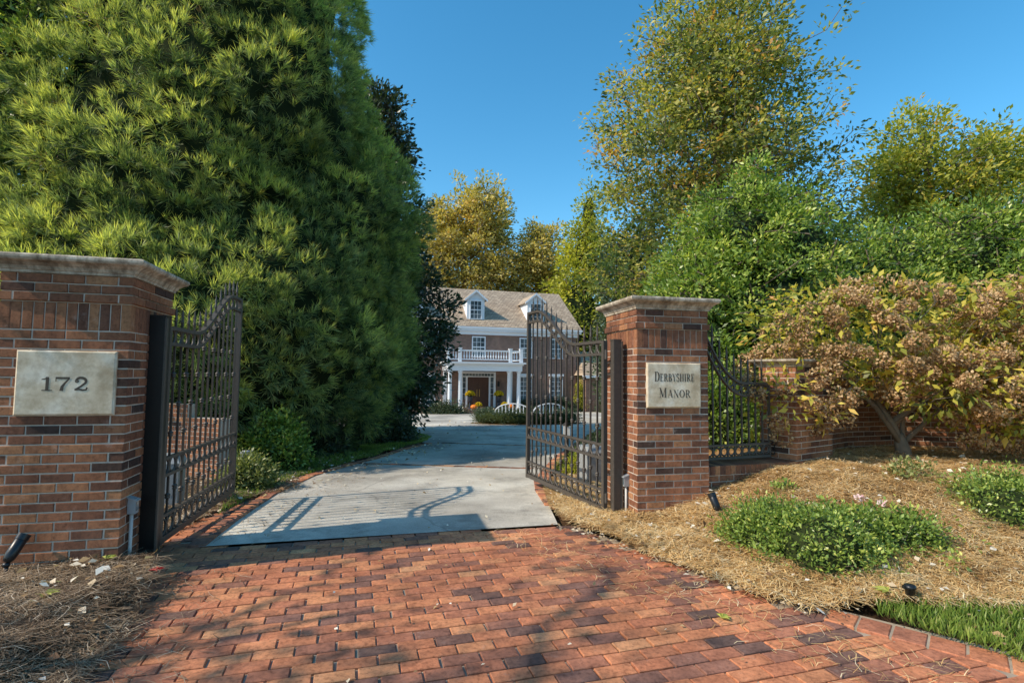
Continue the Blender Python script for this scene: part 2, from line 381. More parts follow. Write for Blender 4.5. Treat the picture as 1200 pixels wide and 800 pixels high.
def blob(name, ells, mat, parent, scale=.6, seed=3, nu=28, nv=18, amp=.25):
    V = []; Q = []; b = 0
    for c, R in ells:
        u, v = np.meshgrid(np.linspace(0, 2*PI, nu, endpoint=False), np.linspace(.02, PI-.02, nv), indexing='ij')
        d = np.stack([np.cos(u)*np.sin(v), np.sin(u)*np.sin(v), np.cos(v)], -1).reshape(-1, 3)
        V.append(np.array(c)+d*np.array(R)*scale*(1+amp*lobes(d*1.8, seed))[:, None])
        i, j = np.meshgrid(np.arange(nu), np.arange(nv-1), indexing='ij'); i = i.ravel(); j = j.ravel()
        Q.append(np.stack([b+i*nv+j, b+i*nv+j+1, b+((i+1) % nu)*nv+j+1, b+((i+1) % nu)*nv+j], 1)); b += nu*nv
    return link(name, quads_mesh(name, np.concatenate(V), np.concatenate(Q)), mat, parent, None, True)
def tree(name, label, cat, base, trunk, ells, n, per, rc, size, mat, bark='bark', r0=.2, seed=1, group=None, core=0, twigs=True, **kw):
    t = thing(name, label, cat, base, 0, group)
    C, Cn = crown_points(ells, n, seed, kw.pop('inner', .35), kw.pop('lump', .22))
    if twigs: skeleton('trunk', trunk, C, M[bark], t, r0, kw.pop('rmin', .012), 5, seg=kw.pop('seg', .8))
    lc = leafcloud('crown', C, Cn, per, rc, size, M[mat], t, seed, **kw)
    if core: blob('dark_core', ells, M['inner'], lc, core, seed)  # added opaque core keeps the sky out, dark in place of shade
    return t

# ------------------------------------------------------------------ camera, light, sky
cam = bpy.data.cameras.new('camera'); co = bpy.data.objects.new('camera', cam); COL.objects.link(co)
cam.sensor_width = 36; cam.lens = 36*F/1200; cam.clip_end = 3000; cam.clip_start = .05
R = Matrix.Rotation(math.radians(90)+math.atan(38/F), 4, 'X')
co.matrix_world = Matrix.Translation((0, 0, EYE)) @ R @ Matrix.Rotation(math.radians(.63), 4, 'Z')
sc.camera = co
SUN_EL = 39.5; SUN_AZ = 22.5
el = math.radians(SUN_EL); az = math.radians(SUN_AZ)
L = Vector((math.cos(az)*math.cos(el), math.sin(az)*math.cos(el), -math.sin(el)))
sd = bpy.data.lights.new('sun', 'SUN'); sd.energy = 5.0; sd.angle = math.radians(.53); sd.color = (1, .87, .70)
so = bpy.data.objects.new('sun', sd); COL.objects.link(so); so.rotation_euler = L.to_track_quat('-Z', 'Y').to_euler()
w = bpy.data.worlds.new('World'); sc.world = w; w.use_nodes = True
nt = w.node_tree; bg = nt.nodes['Background']
sky = nt.nodes.new('ShaderNodeTexSky'); sky.sky_type = 'NISHITA'; sky.sun_disc = False
sky.sun_elevation = el; sky.sun_rotation = math.atan2(-L.x, -L.y) % (2*PI)
sky.altitude = 300; sky.air_density = 1.1; sky.dust_density = .6; sky.ozone_density = 3.0
hs = nt.nodes.new('ShaderNodeHueSaturation'); hs.inputs['Saturation'].default_value = 1.3; hs.inputs['Value'].default_value = 1.5; hs.inputs['Hue'].default_value = .485
nt.links.new(sky.outputs[0], hs.inputs['Color']); nt.links.new(hs.outputs[0], bg.inputs[0]); bg.inputs[1].default_value = .15
sc.view_settings.view_transform = 'Standard'; sc.view_settings.look = 'None'
sc.view_settings.exposure = 0; sc.view_settings.gamma = 1
sc.render.engine = 'CYCLES'

# ------------------------------------------------------------------ ground
def sheet(name, xs, ys, zf, mat, kind='structure', mask=None):
    X, Y = np.meshgrid(xs, ys, indexing='ij'); Z = zf(X, Y)
    V = np.stack([X, Y, Z], -1).reshape(-1, 3); ny = len(ys)
    i, j = np.meshgrid(np.arange(len(xs)-1), np.arange(ny-1), indexing='ij'); i = i.ravel(); j = j.ravel()
    Q = np.stack([i*ny+j, (i+1)*ny+j, (i+1)*ny+j+1, i*ny+j+1], 1)
    if mask is not None:
        c = V[Q].mean(1); Q = Q[mask(c[:, 0], c[:, 1])]
    o = link(name, quads_mesh(name, V, Q), mat, None, None, True); o['kind'] = kind; return o
gx = np.unique(np.concatenate([-np.geomspace(1, 1400, 60), np.linspace(-1, 1, 6), np.geomspace(1, 1400, 60)]))
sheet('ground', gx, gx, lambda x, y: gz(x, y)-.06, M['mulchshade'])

def inpoly(poly, x, y):
    x = np.asarray(x); y = np.asarray(y); ins = np.zeros(x.shape, bool); n = len(poly)
    for i in range(n):
        x0, y0 = poly[i]; x1, y1 = poly[(i+1) % n]
        c = ((y0 > y) != (y1 > y)) & (x < (x1-x0)*(y-y0)/((y1-y0) if y1 != y0 else 1e-9)+x0); ins ^= c
    return ins
from mathutils.geometry import tessellate_polygon
def poly_surface(name, poly, dz, mat, kind='structure', thick=0):
    """polygon draped over the slope: cut in bands along the fall so it stays on the ground"""
    import bmesh
    bm = bmesh.new(); vs = [bm.verts.new((p[0], p[1], 0)) for p in poly]; bm.faces.new(vs)
    bmesh.ops.triangulate(bm, faces=bm.faces[:])
    for v in list(np.linspace(0, 36, 25)):
        co_ = Vector((G0[0]+NY[0]*v, G0[1]+NY[1]*v, 0))
        bmesh.ops.bisect_plane(bm, geom=bm.verts[:]+bm.edges[:]+bm.faces[:], plane_co=co_, plane_no=(NY[0], NY[1], 0))
    for v in bm.verts: v.co.z = float(gz(v.co.x, v.co.y))+dz
    bmesh.ops.recalc_face_normals(bm, faces=bm.faces[:])
    if sum(f.normal.z for f in bm.faces) < 0: bmesh.ops.reverse_faces(bm, faces=bm.faces[:])
    me = bpy.data.meshes.new(name); bm.to_mesh(me); bm.free()
    o = link(name, me, mat); o['kind'] = kind; return o
Ledge_px = [(243, 636), (280, 607), (325, 577), (370, 556), (412, 544), (448, 535), (475, 526), (505, 519)]
Redge_px = [(655, 611), (645, 590), (633, 573), (631, 563), (640, 549), (656, 533), (688, 511), (703, 503)]
Ledge = [ground_hit(*p) for p in Ledge_px]; Redge = [ground_hit(*p) for p in Redge_px]
ul = lambda u, v: tuple(G0+EX*u+NY*v)
far_l = [(-4.6, 18.2), (-6.5, 20), (-8.2, 25), (-8.5, 38.6)]
far_r = [(9, 22), (17, 26), (17, 44)]
drive = Ledge+[Ledge[-1]]+far_l[0:]+[(-2.5, 40.6), (8, 43.0)]+far_r[::-1]+Redge[::-1]
drive = [p for i, p in enumerate(drive) if i == 0 or p != drive[i-1]]
poly_surface('driveway', drive, 0.004, M['concrete'])
# brick strips across and beside the drive
def ribbon_bricks(mb, pts, width, blen, z, gap=.008, th=.06):
    """bricks laid across a path, one after the other"""
    P = [np.array(p, float) for p in pts]
    seg = [np.linalg.norm(P[i+1]-P[i]) for i in range(len(P)-1)]; tot = sum(seg); s = 0
    while s < tot:
        a = s; i = 0
        while i < len(seg)-1 and a > seg[i]: a -= seg[i]; i += 1
        t = (P[i+1]-P[i])/seg[i]; c = P[i]+t*(a+blen/2); n = np.array([-t[1], t[0]])
        ang = math.atan2(t[1], t[0]); zz = float(gz(c[0], c[1]))+z
        m = Matrix.Translation((c[0], c[1], zz)) @ Matrix.Rotation(ang, 4, 'Z')
        mb.brick(-blen/2+gap/2, blen/2-gap/2, -random.uniform(0, .003), th, -width/2, width/2, random.random(),
                 m @ Matrix.Rotation(-PI/2, 4, 'X'))
        s += blen
mb = MB(); jt = MB(); ribbon_bricks(mb, [(p[0]-.02, p[1]) for p in Ledge], .15, .105, .02)
ribbon_bricks(mb, [(p[0]+.05, p[1]) for p in Redge[1:]], .2, .105, .02)
for (a, b) in (((402, 541), (626, 547.5)), ((520, 518), (640, 522))):
    ribbon_bricks(jt, [ground_hit(*a), ground_hit(*b)], .13, .21, .008)
o = mb.obj('brick_edging', M['paver']); o['kind'] = 'structure'; o = jt.obj('drive_joint', M['brick']); o['kind'] = 'structure'
# lawn patches
def zr(x, y):   # right bed
    t = sm((x-.9)/2.5)*sm((y-3.4)/2.5)
    e = .035*sm((x-(1.2+(4.4-y)*.95))/.25)
    far = 1-sm((y-9)/4)
    n = .018*np.sin(x*7.3+y*2)*np.sin(y*6.1-x)+.012*np.sin(x*15+1)*np.sin(y*13)
    return gz(x, y)+.018+e+.45*t*far*1.0+n*sm((x-.9)/.6)+.045*np.clip(gz(x, y)/-.043, 0, 3)*t
def zb(x, y): return gz(x, y)+.02+.3*sm((-x-4.0)/4)+.02*np.sin(x*5)*np.sin(y*4)
def grass(name, poly, n, h, zf, label=None):
    poly = np.array(poly); lo = poly.min(0); hi = poly.max(0)
    P = rng.uniform(lo, hi, (n*4, 2)); P = P[inpoly(poly, P[:, 0], P[:, 1])][:n]; n = len(P)
    P3 = np.column_stack([P, zf(P[:, 0], P[:, 1])])
    D = unit(np.column_stack([rng.normal(0, .45, n), rng.normal(0, .45, n), np.ones(n)])); Nn = rnd_dirs(n)
    Lh = h*rng.uniform(.5, 1.3, n); W = np.full(n, .006+h*.03)*rng.uniform(.7, 1.4, n)
    tall = np.clip(Lh/h, 0, 1.3); A = .45+.35*np.sin(P[:, 0]*3.1)*np.cos(P[:, 1]*2.3)*.5+rng.normal(0, .2, n)
    A = np.stack([A*.5, A, A+.2, A], 1)
    o = link(name, leaf_mesh(name, P3, D, Nn, Lh, W, A, .05), M['grass']); o['kind'] = 'stuff'; o['category'] = 'grass'
    if label: o['label'] = label
    return o
lg = [ground_hit(*p) for p in [(262, 603), (318, 575), (362, 556), (405, 544), (440, 534), (470, 525), (498, 518), (508, 512), (490, 507), (455, 514), (410, 527), (360, 541), (310, 556), (285, 575)]]
grass('grass_strip', lg, 14000, .075, lambda x, y: zb(x, y)-.01, 'narrow green grass strip along the left edge of the driveway')
rg = [ground_hit(*p) for p in [(645, 552), (660, 536), (690, 516), (720, 505), (745, 520), (700, 545), (672, 556)]]
grass('grass_verge', rg, 6000, .07, lambda x, y: zr(x, y)-.01, 'dark grass verge seen through the right gate')
fl = [(2.45, 3.22), (2.3, 3.40), (2.42, 3.55), (2.8, 3.62), (3.6, 3.7), (4.6, 3.8), (5, 3.0), (5, 2.0), (3.4, 2.2), (2.75, 2.82)]
grass('grass_corner', fl, 16000, .075, lambda x, y: 0*x+.015, 'bright green grass patch in the lower right corner beside the paving')

# ------------------------------------------------------------------ brick paving
Lp = [(-2.35, 1.4), (-2.2, 2.5), (-2.35, 3.3), (-2.5, 3.75), (-2.75, 4.1)]
Rp = [(.52, 5.35), (1.2, 4.4), (1.74, 3.62), (1.96, 3.42), (2.67, 2.78), (3.9, 1.7), (3.9, 1.0), (-2.2, 1.0)]
hp = ground_hit(240, 637.5); hq = ground_hit(656, 612)
pave = [hp, hq]+Rp[0:]+[(-3.3, 1.0), (-3.2, 4.0), (-3.1, 5.3), (-2.85, 5.3)]
bl = Ledge[0]
mb = MB(); base = MB()
pw, ph = .212, .106
A_P = math.radians(16.5); ce, se = math.cos(A_P), math.sin(A_P)
pavpoly = [(hp[0]-.02, hp[1]+.05), (hq[0]+.1, hq[1]+.06), (1.25, 4.42), (1.82, 3.66), (2.02, 3.42), (2.72, 2.79), (3.98, 1.6), (3.95, .9), (-2.9, .9), (-3.1, 4.2), (-3.2, 4.9), (-3.3, 6.4), (-3.0, 6.5)]
ledgep = Ledge[:4]
pavpoly = pavpoly[:-1]+[(-3.35, 6.6), (-2.95, 6.4)]+[(p[0]-.12, p[1]) for p in reversed(ledgep[:3])]
for r in range(-6, 70):
    for c in range(-26, 34):
        lx = c*pw+(pw/2 if r % 2 else 0)+random.uniform(-.003, .003); ly = r*ph
        x = -0.5+lx*ce-ly*se; y = 1.5+lx*se+ly*ce
        if not inpoly(pavpoly, np.array([x]), np.array([y]))[0]: continue
        m = Matrix.Translation((x, y, -.005+float(gz(x, y))+random.uniform(-.002, .002)+.003*math.sin(x*2.1)*math.cos(y*1.7))) @ Matrix.Rotation(A_P+random.uniform(-.012, .012), 4, 'Z') @ Matrix.Rotation(random.uniform(-.01, .01), 4, 'X')
        g = random.uniform(.0035, .007)
        mb.brick(-pw/2+g, pw/2-g, 0, .05, -ph/2+g, ph/2-g, min(1, max(0, random.betavariate(2.0, 1.35)-.05 if random.random() > .07 else random.uniform(0, .2))), m @ Matrix.Rotation(-PI/2, 4, 'X'), .004)
# border course beside the lawn
bj = MB()
def border(mb, a, b, n):
    a = np.array(a); b = np.array(b); t = (b-a)/n; ang = math.atan2(t[1], t[0]); L_ = np.linalg.norm(t)
    for i in range(n):
        c = a+t*(i+.5); m = Matrix.Translation((c[0], c[1], .001)) @ Matrix.Rotation(ang+random.uniform(-.015, .015), 4, 'Z')
        bj.box(-L_/2, L_/2, -.09, .09, -.05, -.006, m=m)
        mb.brick(-L_/2+.007, L_/2-.007, 0, .06, -.095, .095, random.uniform(.3, .85), m @ Matrix.Rotation(-PI/2, 4, 'X'), .005)
border(mb, (2.02, 3.47), (2.80, 2.80), 6); border(mb, (2.80, 2.80), (4.3, 1.35), 12)
o = mb.obj('brick_paving', M['paver']); o['kind'] = 'structure'; o = bj.obj('paving_border_joint', M['sandjoint']); o['kind'] = 'structure'
s = poly_surface('paving_sand_bed', [(-3.9, .6), (4.8, .6), (4.5, 1.45), (2.92, 2.96), (2.1, 3.62), (1.5, 4.4), (hq[0]+.15, hq[1]+.05), (hp[0], hp[1]+.05), (Ledge[1][0]-.05, Ledge[1][1]), (Ledge[2][0]-.05, Ledge[2][1]), (-3.5, 7), (-3.4, 4.2)], -.019, M['sandjoint'])

# ------------------------------------------------------------------ mulch beds
right_poly = [(.56, 5.36), (.9, 4.95), (1.22, 4.42), (1.76, 3.64), (2.0, 3.5), (2.35, 3.62), (3.2, 3.62), (5.2, 3.7), (9.5, 3.2), (12, 6), (12, 14), (3.2, 14), (2.5, 13), (1.5, 10.5), (1.0, 9.3), (.62, 8.2), (.42, 7.3), (.44, 6.5), (.5, 5.8)]
sheet('mulch_bed_right', np.linspace(.2, 12, 150), np.linspace(3.0, 14, 140), zr, M['mulch'], mask=lambda x, y: inpoly(right_poly, x, y))
def zl(x, y):   # left bed in front of the pillar
    t = sm((-x-2.15)/.45); return gz(x, y)+.02+.11*t+.015*np.sin(x*9)*np.sin(y*8)
left_poly = [(-2.15, 1.2), (-2.05, 2.3), (-2.2, 3.0), (-2.42, 3.55), (-2.66, 3.92), (-2.95, 4.05), (-4, 4.0), (-8, 3.5), (-8, .5), (-2.3, .5)]
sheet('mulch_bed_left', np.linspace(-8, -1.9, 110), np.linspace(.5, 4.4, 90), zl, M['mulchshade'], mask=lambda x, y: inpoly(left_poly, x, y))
back_poly = [(-3.2, 4.9), (-3.32, 6.5)]+[(p[0]-.16, p[1]) for p in Ledge[2:]]+[(-3.6, 18), (-16, 24), (-22, 24), (-22, 4), (-3.8, 4.4)]
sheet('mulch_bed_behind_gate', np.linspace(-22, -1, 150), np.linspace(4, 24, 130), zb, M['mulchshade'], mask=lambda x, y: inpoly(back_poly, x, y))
def straw(name, poly, n, zf, mat, lo=.10, hi=.2, wd=.0032, label=None, dens=None, zj=.028):
    poly = np.array(poly); a = poly.min(0); b = poly.max(0)
    P = rng.uniform(a, b, (n*5, 2)); k = inpoly(poly, P[:, 0], P[:, 1])
    if dens is not None: k &= rng.random(len(P)) < dens(P[:, 0], P[:, 1])
    P = P[k][:n]; n = len(P)
    z = zf(P[:, 0], P[:, 1])+rng.random(n)*zj
    th = rng.uniform(0, 2*PI, n); Lh = rng.uniform(lo, hi, n); tilt = rng.normal(0, .13, n)
    D = np.column_stack([np.cos(th), np.sin(th), tilt]); S = np.column_stack([-np.sin(th), np.cos(th), np.zeros(n)])
    P3 = np.column_stack([P, z]); W = (wd*rng.uniform(.6, 1.4, n))[:, None]
    bend = S*(rng.normal(0, .12, n)*Lh)[:, None]; mid = P3+D*(Lh*.5)[:, None]+bend+np.array([0, 0, .006]); end = P3+D*Lh[:, None]
    V = np.stack([P3-S*W, P3+S*W, mid+S*W, mid-S*W, end+S*W*.5, end-S*W*.5], 1).reshape(-1, 3)
    i = np.arange(n)*6; Q = np.concatenate([np.stack([i, i+1, i+2, i+3], 1), np.stack([i+3, i+2, i+4, i+5], 1)])
    A = np.repeat(np.clip(.5+.16*np.sin(P[:, 0]*5+np.sin(P[:, 1]*4)*2)*np.cos(P[:, 1]*6.5)+rng.normal(0, .25, n), 0, 1), 6)
    o = link(name, quads_mesh(name, V, Q, A), M[mat]); o['kind'] = 'stuff'; o['category'] = 'pine straw'
    if label: o['label'] = label
    return o
nearr = [(.60, 5.40), (.92, 4.93), (1.2, 4.42), (1.73, 3.66), (1.93, 3.5), (2.4, 3.55), (3.2, 3.5), (4.7, 3.6), (7.5, 5.5), (8, 7.4), (5.6, 8.2), (3.9, 7.2), (3.3, 6.2), (1.5, 6.0), (1.0, 8.4), (.5, 7.2), (.48, 6)]
straw('pine_straw', nearr, 120000, zr, 'straw', .06, .16, .0023, 'tan pine straw covering the bed beside the right pillar', lambda x, y: np.clip(1.5-.14*y, .3, 1))
lp2 = [(-2.12, 1.2), (-1.98, 2.3), (-2.12, 3.0), (-2.36, 3.55), (-2.55, 3.95), (-2.8, 3.98), (-4.2, 3.7), (-4.4, 1.2)]
straw('dry_needle_mulch', lp2, 44000, zl, 'strawgrey', .06, .17, .0018, 'grey brown pine needle mulch heaped in front of the left pillar')
lp3 = [(-3.15, 5.0), (-3.3, 6.5), (-2.9, 7.4), (-3.6, 9), (-6, 10), (-6, 5.2)]
straw('leaf_litter_mulch', lp3, 12000, zb, 'strawgrey', .07, .16, .004, 'dark leaf and needle mulch behind the left gate')
def litter(name, poly, n, zf, s0, label, dens=None, mat='deadleaf'):
    poly = np.array(poly); P = rng.uniform(poly.min(0), poly.max(0), (n*5, 2)); P = P[inpoly(poly, P[:, 0], P[:, 1])]
    if dens is not None: P = P[rng.random(len(P)) < dens(P[:, 0], P[:, 1])]
    P = P[:n]; n = len(P); P3 = np.column_stack([P, zf(P[:, 0], P[:, 1])+.025+rng.random(n)*.012])
    D = np.column_stack([rng.normal(size=n), rng.normal(size=n), rng.normal(0, .2, n)]); Nn = np.column_stack([rng.normal(0, .45, n), rng.normal(0, .45, n), np.ones(n)])
    Lh = s0*rng.uniform(.4, 1.4, n)
    o = link(name, leaf_mesh(name, P3, D, Nn, Lh, Lh*.6, rng.random(n), .2), M[mat]); o['kind'] = 'stuff'; o['category'] = 'fallen leaves'; o['label'] = label
litter('leaf_litter', nearr, 900, lambda x, y: zr(x, y)+.022, .055, 'pale dry leaves scattered over the tan pine straw')
litter('leaf_litter', lp2, 260, lambda x, y: zl(x, y)+.012, .06, 'pale curled leaves scattered on the left mulch heap')
litter('leaf_litter', [(.35, 5.35), (1.1, 4.3), (1.7, 3.5), (2.1, 3.25), (2.3, 3.6), (1.4, 4.4), (.75, 5.3)], 260, lambda x, y: zr(x, y)*0+.0, .04, 'pale leaf scraps along the edge of the paving')
litter('leaf_litter', [(-3.1, 5), (-3.2, 6.4), (-2.7, 7.6), (-1, 14), (-2, 14), (-6, 9), (-6, 5)], 900, zb, .07, 'brown leaves under the conifer and along the left grass strip')
litter('leaf_litter', [(-3, 15), (3, 18), (3, 24), (-5, 30), (-6, 22)], 160, lambda x, y: gz(x, y), .10, 'few dark leaves lying on the far concrete court')
litter('leaf_litter', fl, 60, lambda x, y: 0*x+.03, .05, 'pale leaves caught in the corner grass')
straw('stray_needles', [(-2.3, 1.5), (-2.2, 3.2), (-2.6, 4.2), (-1.9, 4.2), (-1.3, 1.5)], 500, lambda x, y: 0*x+.002, 'strawgrey', .05, .14, .0016, 'stray needles blown from the left mulch onto the paving', zj=.004)
straw('stray_needles', [(.2, 5.3), (1.1, 4.3), (2.0, 3.2), (3.5, 1.6), (2.6, 1.6), (.9, 3.6), (-.3, 5.1)], 700, lambda x, y: 0*x+.002, 'straw', .05, .14, .0016, 'stray tan needles on the paving beside the right bed', zj=.004)
straw('stray_needles', [ground_hit(*p) for p in [(250, 633), (290, 604), (345, 572), (420, 546), (450, 548), (380, 590), (330, 630)]], 500, lambda x, y: gz(x, y)+.006, 'strawgrey', .05, .14, .002, 'needles along the left edge of the concrete', zj=.004)
litter('leaf_litter', [ground_hit(*p) for p in [(250, 633), (300, 600), (420, 546), (500, 524), (600, 530), (620, 575), (640, 612)]], 90, lambda x, y: gz(x, y)-.012, .04, 'few small leaves on the near concrete')
litter('leaf_litter', [(-2, 2), (2, 2), (1, 4.3), (.3, 5.2), (-2.3, 4.4)], 50, lambda x, y: 0*x-.018, .03, 'few small leaf scraps on the brick paving')
def single_leaf(label, x, y, z, s, mat, ang):
    V = []; nL = 5
    mbx = MB()
    for k in range(nL):
        a = ang+(k-2)*.62; l = s*(1-.12*abs(k-2)); c, q = math.cos(a), math.sin(a); c2, q2 = -q, c
        mbx.add([(0, 0, 0), (c*l*.55+c2*l*.2, q*l*.55+q2*l*.2, .012), (c*l, q*l, .004), (c*l*.55-c2*l*.2, q*l*.55-q2*l*.2, .012)], [(0, 1, 2, 3)], random.uniform(.3, .8))
    mbx.tube([(0, 0, 0), (-s*.5*math.cos(ang), -s*.5*math.sin(ang), .002)], .0015, 4)
    o = mbx.obj('fallen_leaf', M[mat]); o.location = (x, y, z); props(o, label, 'leaf')
single_leaf('yellow green star shaped leaf lying on the brick paving', *ground_hit(842, 717)[:2], .012, .07, 'greenleaf', .6)
single_leaf('small red leaf at the foot of the left pillar edge', -2.42, 3.72, .13, .07, 'redleaf', 2.2)
single_leaf('large pale green leaf on the left mulch heap', -2.78, 3.25, .16, .09, 'greenleaf', .2)
single_leaf('yellow leaf leaning on the base of the left pillar', -2.85, 3.82, .17, .08, 'greenleaf', 1.3)
single_leaf('broad yellow green leaf beside the black riser', 2.5, 3.58, .1, .1, 'greenleaf', 2.4)

# ------------------------------------------------------------------ brick masonry
BL, BH = .2032, .0677; MG = .0048
def brnd(): return random.uniform(0, .25) if random.random() < .08 else random.triangular(.15, .92, .55)
def face_mats(w, d):
    """4 side frames of a box footprint centred on the origin; local x runs along the side, y=0 is the outer face"""
    T = Matrix.Translation; Rz = lambda a: Matrix.Rotation(a, 4, 'Z')
    return [(T((-w/2, -d/2, 0)), w), (T((w/2, -d/2, 0)) @ Rz(PI/2), d), (T((w/2, d/2, 0)) @ Rz(PI), w), (T((-w/2, d/2, 0)) @ Rz(-PI/2), d)]
def course(mb, w, d, z, odd, grow=0, h=BH, soldier=False):
    fm = face_mats(w+2*grow, d+2*grow)
    for i, (m, Ln) in enumerate(fm):
        full = (i % 2 == 0) != odd
        if soldier:
            n = round(Ln/BH); st = Ln/n
            for k in range(n):
                a, b = k*st, (k+1)*st
                if k == 0 and i % 2: a += .1
                if k == n-1 and i % 2: b -= 0
                if b-a > .03: mb.brick(a+MG*.7, b-MG*.7, 0, .09, z+MG, z+h-MG, brnd(), m)
            continue
        if full:
            n = max(1, round(Ln/BL)); st = Ln/n
            for k in range(n): mb.brick(k*st+MG, (k+1)*st-MG, 0, .095, z+MG, z+h-MG, brnd(), m)
        else:
            n = max(1, round((Ln-.2032)/BL)); st = (Ln-.2032)/n
            for k in range(n): mb.brick(.1016+k*st+MG, .1016+(k+1)*st-MG, 0, .095, z+MG, z+h-MG, brnd(), m)
def cap_mesh(w, d, prof, name='cap'):
    mb = MB(); vs = []; fs = []
    # several rings per side so the edge can wander a little
    for o_, z in prof: vs += [(-w/2-o_, -d/2-o_, z), (w/2+o_, -d/2-o_, z), (w/2+o_, d/2+o_, z), (-w/2-o_, d/2+o_, z)]
    for i in range(len(prof)-1):
        for k in range(4): fs.append((i*4+k, i*4+(k+1) % 4, (i+1)*4+(k+1) % 4, (i+1)*4+k))
    n = len(prof)-1; fs += [(3, 2, 1, 0), tuple(n*4+k for k in range(4))]
    mb.add(vs, fs); return mb
CAPPROF = [(.0, 0), (.012, 0), (.016, .018), (.022, .022), (.035, .045), (.06, .066), (.078, .076), (.086, .08), (.092, .088), (.097, .097), (.097, .112), (.092, .12), (.082, .125), (-.33, .142)]
W_P = .8128
def gate_pillar(label, corner, ang, z0):
    c, s = math.cos(ang), math.sin(ang)
    return thing('gate_pillar', label, 'pillar', (*corner, 0), ang)
def pillar_body(t, cx, cy, z0=-.05):
    """cx,cy: centre offset in the pillar's own frame"""
    mb = MB(); z = z0; w = W_P
    for k in range(27): course(mb, w, w, z, bool(k % 2)); z += BH
    course(mb, w, w, z, False, 0, .2032, True); z += .2032
    course(mb, w, w, z, True, .018); z += BH
    course(mb, w, w, z, False, .004); z += BH
    course(mb, w, w, z, True, .004); z += BH
    me = mb.mesh('brickwork'); o = link('brickwork', me, M['brick'], t); o.location = (cx, cy, 0)
    m2 = MB(); e = .006; m2.box(-w/2+e, w/2-e, -w/2+e, w/2-e, z0-.3, z-.001); 
    m2.box(-w/2-.012, w/2+.012, -w/2-.012, w/2+.012, z-3*BH+.006, z-2*BH-.006)
    q = m2.obj('mortar', M['mortar'], t); q.location = (cx, cy, 0)
    cp = cap_mesh(w, w, CAPPROF).obj('cap', M['stone'], t); cp.location = (cx, cy, z)
    return z
